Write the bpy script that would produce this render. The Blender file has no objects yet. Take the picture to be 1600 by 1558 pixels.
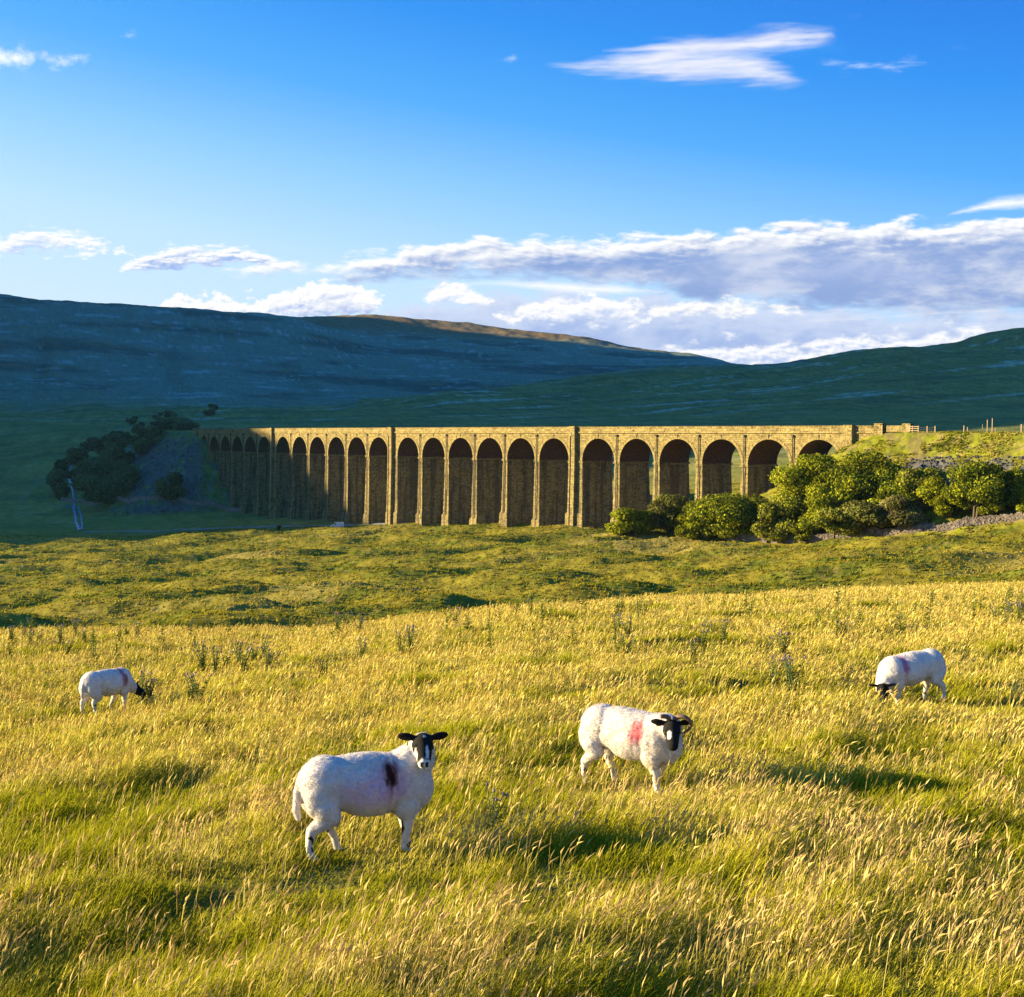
import bpy, bmesh, math, random
import numpy as np
from mathutils import Vector, Matrix

sc = bpy.context.scene
COL = sc.collection
R = math.radians

# ------------------------------------------------------------------ camera
F, CX, CY = 2100.0, 800.0, 779.0
PITCH = math.atan(104 / 2100)
cam_d = bpy.data.cameras.new('camera')
cam = bpy.data.objects.new('camera', cam_d)
COL.objects.link(cam)
cam.location = (0, 0, 0)
cam.rotation_euler = (math.pi / 2 - PITCH, 0, 0)
cam_d.sensor_width = 36
cam_d.lens = F / 1600 * 36
cam_d.clip_start = 0.1
cam_d.clip_end = 30000
sc.camera = cam

# ------------------------------------------------------------------ light
SUN_EL = R(13.0)
SUN_H = np.array([-0.997, 0.075])
SUN_H /= np.linalg.norm(SUN_H)
SUN = np.array([SUN_H[0] * math.cos(SUN_EL), SUN_H[1] * math.cos(SUN_EL), math.sin(SUN_EL)])
sun_d = bpy.data.lights.new('sun', 'SUN')
sun_d.energy = 5.0
sun_d.angle = R(0.5)
sun_d.color = (1.0, 0.79, 0.43)
sun = bpy.data.objects.new('sun', sun_d)
COL.objects.link(sun)
sun.rotation_euler = Vector((-SUN[0], -SUN[1], -SUN[2])).to_track_quat('-Z', 'Y').to_euler()
sun.location = (-300, 50, 200)

sc.view_settings.view_transform = 'Standard'
sc.view_settings.look = 'None'
sc.view_settings.gamma = 1
sc.view_settings.exposure = 2.0
sc.render.engine = 'CYCLES'
sc.cycles.max_bounces = 8
sc.cycles.diffuse_bounces = 2
sc.cycles.transmission_bounces = 3
sc.cycles.transparent_max_bounces = 8
sc.cycles.volume_bounces = 0
sc.cycles.use_denoising = True


# ------------------------------------------------------------------ node helper
class NG:
    """small helper that writes math straight into a node tree"""

    def __init__(self, nt):
        self.nt = nt

    def new(self, t, **kw):
        n = self.nt.nodes.new(t)
        for k, v in kw.items():
            setattr(n, k, v)
        return n

    def put(self, sock, v):
        if isinstance(v, bpy.types.NodeSocket):
            self.nt.links.new(v, sock)
        elif isinstance(v, (tuple, list)) and sock.type == 'RGBA' and len(v) == 3:
            sock.default_value = (*v, 1)
        else:
            sock.default_value = v

    def m(self, op, a, b=0.0, c=0.0, clamp=False):
        n = self.new('ShaderNodeMath', operation=op, use_clamp=clamp)
        self.put(n.inputs[0], a)
        self.put(n.inputs[1], b)
        self.put(n.inputs[2], c)
        return n.outputs[0]

    def add(self, a, b): return self.m('ADD', a, b)
    def sub(self, a, b): return self.m('SUBTRACT', a, b)
    def mul(self, a, b): return self.m('MULTIPLY', a, b)

    def ss(self, x, lo, hi):
        n = self.new('ShaderNodeMapRange', interpolation_type='SMOOTHSTEP')
        self.put(n.inputs['Value'], x)
        self.put(n.inputs['From Min'], lo)
        self.put(n.inputs['From Max'], hi)
        return n.outputs[0]

    def mix(self, f, a, b, blend='MIX'):
        n = self.new('ShaderNodeMix', data_type='RGBA', blend_type=blend)
        self.put(n.inputs[0], f)
        self.put(n.inputs[6], a)
        self.put(n.inputs[7], b)
        return n.outputs[2]

    def xyz(self, x, y, z):
        n = self.new('ShaderNodeCombineXYZ')
        for i, v in enumerate((x, y, z)):
            self.put(n.inputs[i], v)
        return n.outputs[0]

    def noise(self, vec, scale, detail=5.0, rough=0.55, out=0, lac=2.0):
        n = self.new('ShaderNodeTexNoise')
        if vec is not None:
            self.put(n.inputs['Vector'], vec)
        n.inputs['Scale'].default_value = scale
        n.inputs['Detail'].default_value = detail
        n.inputs['Roughness'].default_value = rough
        n.inputs['Lacunarity'].default_value = lac
        return n.outputs[out]

    def curve(self, x, pts, lo, hi, xlo, xhi):
        """piecewise function through pts (x, y); x range xlo..xhi, y range lo..hi"""
        n = self.new('ShaderNodeFloatCurve')
        cu = n.mapping.curves[0]
        while len(cu.points) < len(pts):
            cu.points.new(0.5, 0.5)
        for p, (a, b) in zip(cu.points, pts):
            p.location = ((a - xlo) / (xhi - xlo), (b - lo) / (hi - lo))
            p.handle_type = 'AUTO'
        n.mapping.update()
        self.put(n.inputs['Value'], self.m('DIVIDE', self.sub(x, xlo), xhi - xlo, clamp=True))
        return self.add(self.mul(n.outputs[0], hi - lo), lo)


# ------------------------------------------------------------------ world: sky and clouds
def px_dir(px, py):
    u, v = px - CX, py - CY
    c, s = math.cos(PITCH), math.sin(PITCH)
    d = np.array([u, F * c - v * s, -v * c - F * s])
    return d / np.linalg.norm(d)


def azel(px, py):
    d = px_dir(px, py)
    return math.degrees(math.atan2(d[0], d[1])), math.degrees(math.asin(d[2]))


def at(px, py, depth):
    d = px_dir(px, py)
    return d * (depth / d[1])


def build_world():
    w = bpy.data.worlds.new('World')
    sc.world = w
    w.use_nodes = True
    nt = w.node_tree
    nt.nodes.clear()
    g = NG(nt)
    sky = g.new('ShaderNodeTexSky', sky_type='NISHITA', sun_disc=False)
    sky.sun_elevation = SUN_EL
    sky.sun_rotation = math.atan2(SUN_H[0], SUN_H[1])
    sky.air_density = 1.0
    sky.dust_density = 0.4
    sky.ozone_density = 2.5
    tc = g.new('ShaderNodeTexCoord')
    sep = g.new('ShaderNodeSeparateXYZ')
    nt.links.new(tc.outputs['Generated'], sep.inputs[0])
    x, y, z = sep.outputs
    az = g.mul(g.m('ARCTAN2', x, y), 57.29578)
    el = g.mul(g.m('ARCSINE', z), 57.29578)
    # deep polarised blue aloft, pale towards the horizon, paler on the sun's side
    side = g.mul(x, 9.0)
    rmp = g.new('ShaderNodeValToRGB')
    stops = [(-3, (.70, .84, 1.0)), (2, (.66, .82, 1.0)), (6, (.54, .76, 1.0)), (9.5, (.28, .59, .98)), (13, (.06, .37, .92)), (16.5, (.004, .25, .86)), (19.5, (.0, .18, .77)), (30, (.0, .17, .68)), (90, (.0, .17, .52))]
    cr = rmp.color_ramp
    while len(cr.elements) < len(stops): cr.elements.new(.5)
    for e, (p, c) in zip(cr.elements, stops):
        e.position = (p + 3) / 93
        e.color = (*c, 1)
    nt.links.new(g.m('DIVIDE', g.add(g.add(el, side), 3.0), 93.0, clamp=True), rmp.inputs[0])
    vm = g.new('ShaderNodeVectorMath', operation='SCALE')
    nt.links.new(rmp.outputs[0], vm.inputs[0])
    vm.inputs['Scale'].default_value = SKY_GAIN
    c = g.mix(.95, sky.outputs[0], vm.outputs[0])
    bg = g.new('ShaderNodeBackground')
    nt.links.new(c, bg.inputs[0])
    bg.inputs[1].default_value = SKY_STRENGTH
    out = g.new('ShaderNodeOutputWorld')
    nt.links.new(bg.outputs[0], out.inputs[0])
    w.cycles.sampling_method = 'MANUAL'
    w.cycles.sample_map_resolution = 512


def cloud_material():
    m = bpy.data.materials.new('clouds')
    m.use_nodes = True
    m.cycles.emission_sampling = 'NONE'
    nt = m.node_tree
    nt.nodes.clear()
    g = NG(nt)
    geo = g.new('ShaderNodeNewGeometry')
    nrm = g.new('ShaderNodeVectorMath', operation='NORMALIZE')
    nt.links.new(geo.outputs['Position'], nrm.inputs[0])
    sep = g.new('ShaderNodeSeparateXYZ')
    nt.links.new(nrm.outputs[0], sep.inputs[0])
    x, y, z = sep.outputs
    az = g.mul(g.m('ARCTAN2', x, y), 57.29578)
    el = g.mul(g.m('ARCSINE', z), 57.29578)
    def layer(pts, amp, soft, nscale, sx, sy, seed, bottom_soft=1.0, lit=(1, 1, 1), shade=(.5, .6, .8), rim=1.2, opac=1.0, relief=1.0, detail=7.0, rough=.58, shade_max=1.0, mott=.35):
        """pts: (px, top py, bottom py) outline of a cloud bank in directions"""
        A = [(azel(p, t), azel(p, b)) for p, t, b in pts]
        top = [(a[0], a[1]) for a, b in A]
        bot = [(a[0], b[1]) for a, b in A]
        xs = [a[0] for a, b in A]
        xlo, xhi = min(xs), max(xs)
        t = g.curve(az, top, -2, 20, xlo, xhi)
        b = g.curve(az, bot, -2, 20, xlo, xhi)
        vec = g.xyz(g.mul(az, sx), g.mul(el, sy), seed)
        warp = g.noise(vec, nscale * .5, 3, .5, out=1)
        vm = g.new('ShaderNodeVectorMath', operation='MULTIPLY_ADD')
        nt.links.new(warp, vm.inputs[0])
        vm.inputs[1].default_value = (.5 / nscale, .5 / nscale, 0)
        nt.links.new(vec, vm.inputs[2])
        vec = vm.outputs[0]
        n1 = g.noise(vec, nscale, detail, rough)
        vec2 = g.new('ShaderNodeVectorMath', operation='ADD')
        nt.links.new(vec, vec2.inputs[0])
        vec2.inputs[1].default_value = (-0.10 / nscale, 0.22 / nscale, 0)
        n2 = g.noise(vec2.outputs[0], nscale, detail, rough)
        nn = g.mul(g.sub(n1, 0.5), amp)
        dt = g.add(g.sub(t, el), nn)
        db = g.mul(g.add(g.sub(el, b), nn), 1.0 / bottom_soft)
        ends = g.m('MINIMUM', g.sub(az, xlo), g.sub(xhi, az))
        if xlo < -20.5: ends = g.sub(xhi, az)
        if xhi > 20.5: ends = g.sub(az, xlo)
        if xlo < -20.5 and xhi > 20.5: ends = g.add(az, 200.0)
        ends = g.add(ends, g.mul(nn, 1.5))
        d = g.m('MINIMUM', g.m('MINIMUM', dt, db), ends)
        dens = g.mul(g.ss(d, 0.0, soft), opac)
        rel = g.mul(g.sub(n1, n2), 3.0 * relief)
        sh = g.ss(g.add(g.sub(dt, rel), g.mul(nn, -.3)), rim * .15, rim)
        n3 = g.noise(vec, nscale * .55, 5, .6)
        sh = g.mul(sh, g.sub(1.0, g.mul(g.ss(n3, .42, .68), mott)))
        colr = g.mix(g.mul(sh, shade_max), lit, shade)
        return dens, colr

    c, keep = g.xyz(0, 0, 0), 1.0
    for args in CLOUDS:
        dens, colr = layer(**args)
        c = g.mix(dens, c, colr)
        keep = g.mul(keep, g.sub(1.0, dens))
    em = g.new('ShaderNodeEmission')
    nt.links.new(c, em.inputs[0])
    tr = g.new('ShaderNodeBsdfTransparent')
    nt.links.new(g.xyz(keep, keep, keep), tr.inputs[0])
    ad = g.new('ShaderNodeAddShader')
    nt.links.new(em.outputs[0], ad.inputs[0])
    nt.links.new(tr.outputs[0], ad.inputs[1])
    out = g.new('ShaderNodeOutputMaterial')
    nt.links.new(ad.outputs[0], out.inputs['Surface'])
    return m


EXPO = 2.0
SKY_STRENGTH = 0.10
SKY_GAIN = 1.08 / (SKY_STRENGTH * 2 ** EXPO)
W_ = 1.15 / 2 ** EXPO                         # radiance of sunlit cloud
def C_(r, g, b): return (r * W_, g * W_, b * W_)
LIT = C_(1.0, .97, .93)
CLOUDS = [
    # pale bank low over the hills
    dict(pts=[(520, 500, 620), (620, 468, 620), (700, 448, 620), (800, 440, 620), (1000, 446, 620), (1300, 462, 620), (1660, 470, 620)],
         amp=3.0, soft=1.0, nscale=.9, sx=.6, sy=1.3, seed=3.3, lit=C_(.64, .70, .86), shade=C_(.36, .46, .74), rim=2.5, opac=.97, mott=.6, relief=1.2),
    # cumulus puffs lit from the left
    dict(pts=[(215, 478, 500), (300, 456, 500), (380, 462, 500), (470, 444, 500), (560, 440, 500), (600, 470, 500)],
         amp=2.2, soft=.25, nscale=1.5, sx=.8, sy=1.4, seed=8.1, lit=LIT, shade=C_(.36, .47, .78), rim=1.8, relief=1.6),
    dict(pts=[(655, 468, 478), (690, 440, 476), (730, 444, 476), (765, 470, 480)],
         amp=2.0, soft=.35, nscale=1.5, sx=.8, sy=1.4, seed=1.7, lit=LIT, shade=C_(.45, .55, .82), rim=1.8, relief=1.4),
    # the long grey-blue bank
    dict(pts=[(280, 424, 426), (400, 412, 434), (520, 402, 440), (640, 384, 442), (800, 371, 440), (940, 368, 452), (1080, 358, 476), (1200, 350, 486), (1340, 344, 492), (1480, 342, 500), (1660, 326, 500)],
         amp=2.1, soft=.40, nscale=1.05, sx=.55, sy=1.5, seed=5.2, bottom_soft=2.0, lit=LIT, shade=C_(.25, .35, .64), rim=1.25, relief=1.1, shade_max=.97, mott=.5),
    dict(pts=[(760, 402, 408), (860, 396, 424), (1000, 390, 428), (1120, 388, 420), (1240, 390, 400)],
         amp=.9, soft=.8, nscale=.4, sx=.5, sy=1.6, seed=2.2, lit=C_(.20, .32, .66), shade=C_(.13, .25, .60), rim=1.0, opac=.75, relief=.3),
    dict(pts=[(1060, 420, 452), (1180, 392, 470), (1300, 384, 474), (1420, 400, 470), (1500, 430, 452)],
         amp=3.2, soft=1.6, nscale=.8, sx=.6, sy=1.2, seed=12.2, lit=C_(.58, .63, .82), shade=C_(.36, .44, .70), rim=1.6, opac=.6, relief=1.2),
    # bright tops peeping under the bank
    dict(pts=[(780, 486, 510), (850, 468, 506), (920, 456, 510), (960, 452, 516), (1010, 478, 505)],
         amp=2.4, soft=.5, nscale=1.5, sx=.8, sy=1.3, seed=9.9, lit=LIT, shade=C_(.46, .56, .82), rim=2.0, relief=1.4),
    dict(pts=[(990, 486, 498), (1060, 470, 504), (1130, 464, 500), (1200, 474, 496), (1270, 490, 498)],
         amp=2.0, soft=.45, nscale=1.4, sx=.7, sy=1.4, seed=4.4, lit=C_(1, .96, .9), shade=C_(.45, .54, .80), rim=1.5, relief=1.4),
    dict(pts=[(1180, 502, 506), (1330, 494, 504), (1440, 486, 496), (1660, 476, 486)],
         amp=.7, soft=.4, nscale=.6, sx=.45, sy=2.0, seed=6.4, lit=C_(1, .94, .88), shade=C_(.85, .86, .95), rim=2.0),
    dict(pts=[(990, 548, 600), (1100, 532, 600), (1250, 528, 600), (1400, 516, 600), (1660, 500, 600)],
         amp=2.6, soft=.6, nscale=1.3, sx=.7, sy=1.5, seed=7.7, lit=C_(1, .97, .95), shade=C_(.46, .56, .82), rim=1.5, relief=1.6, opac=.95),
    # streak under the bank, left
    dict(pts=[(640, 448, 454), (760, 436, 450), (900, 438, 462), (1040, 452, 462)],
         amp=.7, soft=.4, nscale=.5, sx=.5, sy=2.0, seed=2.9, lit=C_(.98, .96, .97), shade=C_(.86, .88, .98), rim=1.5, opac=.9),
    # small clouds, left
    dict(pts=[(-60, 376, 408), (0, 370, 402), (45, 354, 397), (100, 358, 393), (170, 376, 388)],
         amp=1.5, soft=.3, nscale=1.8, sx=.7, sy=1.6, seed=3.9, lit=LIT, shade=C_(.50, .62, .88), rim=1.1, relief=1.0, detail=5),
    dict(pts=[(190, 414, 426), (240, 388, 424), (320, 383, 418), (400, 390, 418), (440, 406, 413)],
         amp=1.3, soft=.28, nscale=1.9, sx=.6, sy=1.7, seed=5.9, lit=LIT, shade=C_(.34, .46, .78), rim=.9, relief=1.0, detail=5),
    dict(pts=[(55, 398, 404), (110, 396, 406), (150, 388, 400), (180, 384, 398), (205, 394, 402)],
         amp=1.7, soft=.35, nscale=2.8, sx=.8, sy=1.6, seed=8.8, lit=LIT, shade=C_(.85, .9, 1.0), rim=1.4, opac=.9),
    # right edge
    dict(pts=[(1480, 336, 338), (1540, 312, 334), (1600, 300, 332), (1680, 292, 326)],
         amp=.6, soft=.35, nscale=.8, sx=.6, sy=1.6, seed=1.1, lit=C_(1, .97, .96), shade=C_(.80, .84, .98), rim=2.0),
    # feathered cloud, upper right
    dict(pts=[(846, 104, 107), (890, 97, 114), (940, 86, 122), (1010, 68, 131), (1090, 62, 138), (1160, 66, 143), (1215, 92, 142), (1250, 114, 138), (1268, 122, 130)],
         amp=1.2, soft=.8, nscale=.9, sx=.40, sy=2.6, seed=4.8, lit=C_(.80, .80, .88), shade=C_(.44, .55, .86), rim=2.1, relief=1.2, opac=.97, detail=5, rough=.52),
    dict(pts=[(940, 76, 84), (1040, 58, 92), (1130, 46, 96), (1210, 36, 92), (1275, 34, 80), (1312, 44, 62)],
         amp=1.1, soft=.75, nscale=.9, sx=.40, sy=2.6, seed=14.3, lit=C_(.82, .81, .88), shade=C_(.40, .52, .86), rim=1.5, relief=1.2, opac=.95, detail=5, rough=.52),
    dict(pts=[(1080, 88, 92), (1160, 78, 96), (1250, 60, 94), (1330, 66, 88)],
         amp=.8, soft=.9, nscale=.5, sx=.4, sy=2.4, seed=9.1, lit=C_(.10, .42, .98), shade=C_(.08, .36, .95), rim=2, opac=.65),
    dict(pts=[(1290, 112, 116), (1350, 98, 112), (1440, 90, 104), (1450, 96, 100)],
         amp=1.5, soft=.7, nscale=1.2, sx=.6, sy=2.2, seed=2.5, lit=C_(.70, .82, 1.0), shade=C_(.6, .76, 1.0), rim=2, opac=.9),
    dict(pts=[(1255, 100, 106), (1300, 96, 110), (1345, 100, 108), (1400, 96, 102)],
         amp=1.4, soft=.8, nscale=1.1, sx=.5, sy=2.2, seed=12.5, lit=C_(.62, .78, 1.0), shade=C_(.5, .7, 1.0), rim=2, opac=.8),
    dict(pts=[(1290, 74, 78), (1325, 66, 80), (1362, 74, 79)],
         amp=1.2, soft=.8, nscale=1.1, sx=.5, sy=2.2, seed=17.5, lit=C_(.55, .74, 1.0), shade=C_(.45, .68, 1.0), rim=2, opac=.7),
    dict(pts=[(1292, 34, 37), (1320, 26, 34), (1345, 18, 26)],
         amp=.5, soft=.7, nscale=1.5, sx=.6, sy=2.0, seed=6.6, lit=C_(.55, .75, 1.0), shade=C_(.5, .72, 1.0), rim=2, opac=.6),
    dict(pts=[(1470, 74, 79), (1500, 68, 80), (1530, 72, 78)],
         amp=.9, soft=.8, nscale=1.6, sx=.6, sy=1.8, seed=7.6, lit=C_(.5, .72, 1.0), shade=C_(.5, .72, 1.0), rim=2, opac=.5),
    # wisps, upper left
    dict(pts=[(-40, 80, 104), (0, 72, 116), (30, 64, 118), (65, 72, 106), (100, 84, 106), (150, 72, 88)],
         amp=2.6, soft=1.1, nscale=1.5, sx=.8, sy=1.0, seed=3.1, lit=C_(.95, .97, 1.0), shade=C_(.85, .93, 1.0), rim=2, opac=1.0, rough=.65),
    dict(pts=[(160, 58, 64), (185, 54, 62), (212, 46, 60)],
         amp=1.0, soft=.7, nscale=2.0, sx=.8, sy=1.0, seed=1.9, lit=C_(.95, .97, 1.0), shade=C_(.9, .95, 1.0), rim=2, opac=.7),
    dict(pts=[(780, 94, 96), (796, 84, 98), (815, 88, 92)],
         amp=.9, soft=.6, nscale=2.0, sx=.8, sy=1.0, seed=5.5, lit=C_(.85, .93, 1.0), shade=C_(.8, .9, 1.0), rim=2, opac=.7),
]
build_world()
# ------------------------------------------------------------------ numpy noise and mesh helpers
def _hash(ix, iy, seed):
    h = (ix.astype(np.int64) * 374761393 + iy.astype(np.int64) * 668265263 + seed * 1274126177) & 0xFFFFFFFF
    h = ((h ^ (h >> 13)) * 1103515245) & 0xFFFFFFFF
    h = ((h ^ (h >> 15)) * 2246822519) & 0xFFFFFFFF
    return (h ^ (h >> 16)) & 0xFFFFFFFF


def perlin(x, y, seed=0):
    x = np.asarray(x, float); y = np.asarray(y, float)
    xi, yi = np.floor(x), np.floor(y)
    fx, fy = x - xi, y - yi
    u = fx * fx * fx * (fx * (fx * 6 - 15) + 10)
    v = fy * fy * fy * (fy * (fy * 6 - 15) + 10)

    def gr(dx, dy):
        a = _hash(xi + dx, yi + dy, seed) / 4294967296.0 * 2 * math.pi
        return np.cos(a) * (fx - dx) + np.sin(a) * (fy - dy)
    n = (gr(0, 0) * (1 - u) + gr(1, 0) * u) * (1 - v) + (gr(0, 1) * (1 - u) + gr(1, 1) * u) * v
    return n * 1.5


def fbm(x, y, octv=4, seed=0, gain=.5):
    a, s, f = 1.0, 0.0, 1.0
    for o in range(octv):
        s = s + a * perlin(x * f, y * f, seed + o * 17)
        a *= gain; f *= 2.03
    return s


def sstep(x, a, b):
    t = np.clip((x - a) / (b - a), 0, 1)
    return t * t * (3 - 2 * t)


def link(o, parent=None):
    COL.objects.link(o)
    if parent is not None:
        o.parent = parent
    return o


def make_mesh(name, v, faces, col=None, uv=None, smooth=False):
    """v: (N,3); faces: list of int arrays (M,k); col: per-vertex rgb; uv: per-vertex (N,2)"""
    me = bpy.data.meshes.new(name)
    v = np.asarray(v, np.float32)
    if isinstance(faces, np.ndarray):
        faces = [faces]
    faces = [np.asarray(f, np.int32) for f in faces if len(f)]
    loops = np.concatenate([f.ravel() for f in faces])
    tot = np.concatenate([np.full(len(f), f.shape[1], np.int32) for f in faces])
    start = np.concatenate([[0], np.cumsum(tot)[:-1]]).astype(np.int32)
    me.vertices.add(len(v))
    me.vertices.foreach_set('co', v.ravel())
    me.loops.add(len(loops))
    me.loops.foreach_set('vertex_index', loops)
    me.polygons.add(len(tot))
    me.polygons.foreach_set('loop_start', start)
    me.polygons.foreach_set('loop_total', tot)
    me.polygons.foreach_set('use_smooth', np.full(len(tot), smooth, bool))
    me.update(calc_edges=True)
    if col is not None:
        a = me.color_attributes.new('Col', 'FLOAT_COLOR', 'POINT')
        c = np.ones((len(v), 4), np.float32)
        c[:, :3] = col
        a.data.foreach_set('color', c.ravel())
    if uv is not None:
        l = me.uv_layers.new(name='UVMap')
        l.data.foreach_set('uv', np.asarray(uv, np.float32)[loops].ravel())
    me.validate()
    return me


def obj(name, me, mat=None, parent=None):
    o = bpy.data.objects.new(name, me)
    if mat is not None and not me.materials:
        me.materials.append(mat)
    return link(o, parent)


def tag(o, label=None, cat=None, group=None, kind=None):
    if label: o['label'] = label
    if cat: o['category'] = cat
    if group: o['group'] = group
    if kind: o['kind'] = kind
    return o


def empty(name, loc=(0, 0, 0), rz=0.0):
    o = bpy.data.objects.new(name, None)
    o.empty_display_size = .3
    o.location = loc
    o.rotation_euler = (0, 0, rz)
    return link(o)


class MB:
    """collects quads / triangles with uv into one mesh"""

    def __init__(self):
        self.v, self.uv, self.f3, self.f4, self.n = [], [], [], [], 0

    def put(self, pts, quads=(), tris=(), uv=None):
        pts = np.asarray(pts, float).reshape(-1, 3)
        self.v.append(pts)
        self.uv.append(np.zeros((len(pts), 2)) if uv is None else np.asarray(uv, float).reshape(-1, 2))
        if len(quads): self.f4.append(np.asarray(quads, int) + self.n)
        if len(tris): self.f3.append(np.asarray(tris, int) + self.n)
        self.n += len(pts)

    def quad(self, a, b, c, d, uv=None):
        self.put([a, b, c, d], quads=[[0, 1, 2, 3]], uv=uv)

    def grid(self, P, UV=None, closed=False):
        """P: (n, m, 3)"""
        P = np.asarray(P, float)
        n, m = P.shape[:2]
        i, j = np.meshgrid(np.arange(n - 1), np.arange(m - (0 if closed else 1)), indexing='ij')
        j2 = (j + 1) % m
        q = np.stack([i * m + j, i * m + j2, (i + 1) * m + j2, (i + 1) * m + j], -1).reshape(-1, 4)
        self.put(P.reshape(-1, 3), quads=q, uv=None if UV is None else np.asarray(UV).reshape(-1, 2))

    def box(self, c, s, rz=0.0):
        x, y, z = [k / 2 for k in s]
        p = np.array([[-x, -y, -z], [x, -y, -z], [x, y, -z], [-x, y, -z], [-x, -y, z], [x, -y, z], [x, y, z], [-x, y, z]])
        cs, sn = math.cos(rz), math.sin(rz)
        p = p @ np.array([[cs, sn, 0], [-sn, cs, 0], [0, 0, 1]]) + np.asarray(c)
        q = [[0, 3, 2, 1], [4, 5, 6, 7], [0, 1, 5, 4], [1, 2, 6, 5], [2, 3, 7, 6], [3, 0, 4, 7]]
        uv = np.stack([p[:, 0] + p[:, 1], p[:, 2]], -1)
        self.put(p, quads=q, uv=uv)

    def tube(self, path, rad, n=6, cap=True):
        path = np.asarray(path, float)
        rad = np.broadcast_to(rad, len(path))
        T = np.gradient(path, axis=0)
        T /= np.linalg.norm(T, axis=1)[:, None] + 1e-9
        ref = np.array([0, 0, 1.0]) if abs(T[:, 2]).mean() < .8 else np.array([1.0, 0, 0])
        U = np.cross(T, ref); U /= np.linalg.norm(U, axis=1)[:, None] + 1e-9
        V = np.cross(T, U)
        a = np.linspace(0, 2 * math.pi, n, endpoint=False)
        P = path[:, None] + rad[:, None, None] * (np.cos(a)[None, :, None] * U[:, None] + np.sin(a)[None, :, None] * V[:, None])
        base = self.n
        self.grid(P, closed=True)
        if cap:
            for k, first in ((0, True), (len(path) - 1, False)):
                c = self.n
                self.put([path[k]])
                r = base + k * n + np.arange(n)
                r2 = base + k * n + (np.arange(n) + 1) % n
                t = np.stack([np.full(n, c), r2, r] if first else [np.full(n, c), r, r2], -1)
                self.f3.append(t)

    def mesh(self, name, col=None, smooth=False):
        f = []
        if self.f4: f.append(np.concatenate(self.f4))
        if self.f3: f.append(np.concatenate(self.f3))
        return make_mesh(name, np.concatenate(self.v), f, col=col, uv=np.concatenate(self.uv), smooth=smooth)


# ------------------------------------------------------------------ the railway line (a gentle curve)
OP, PW, KW = 13.7, 2.2, 6.0            # arch opening, pier, king pier
POS = []
_s = 0.0
for i in range(25):
    if i:
        _s += OP + (KW if (i - 1) % 6 == 0 else PW) / 2 + (KW if i % 6 == 0 else PW) / 2
    POS.append(_s)
LEN = POS[-1]
_ss = np.linspace(-420, LEN + 260, 3000)
_u = _ss / LEN
_uc = np.clip(_u, -.25, 1.35)
_th = -1.06402 + .306759 * _uc + .0325854 * _uc ** 2 - .1200798 * _uc ** 3
_cx = np.cumsum(np.cos(_th)) * (_ss[1] - _ss[0])
_cy = np.cumsum(np.sin(_th)) * (_ss[1] - _ss[0])
_cx += -152.099 - np.interp(0, _ss, _cx)
_cy += 652.363 - np.interp(0, _ss, _cy)


WID = 12.4                              # across the piers at the springing


def rail(s, o=0.0, z=0.0):
    """point at chainage s, offset o away from the photographer, height z (fit runs along the near face)"""
    th = np.interp(s, _ss, _th)
    o = np.asarray(o) + WID / 2
    x = np.interp(s, _ss, _cx) - np.sin(th) * o
    y = np.interp(s, _ss, _cy) + np.cos(th) * o
    return np.stack(np.broadcast_arrays(x, y, np.asarray(z, float)), -1)


# ------------------------------------------------------------------ terrain
def zpix(D, py):
    return -np.asarray(D, float) * np.tan(np.arctan((np.asarray(py, float) - CY) / F) + PITCH)


# columns of the land: pixel column -> list of (distance, height, 'z' or picture row, 'y')
def _c(*pts):
    return [(d, v if k == 'z' else float(zpix(d, v))) for d, k, v in pts]


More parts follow.
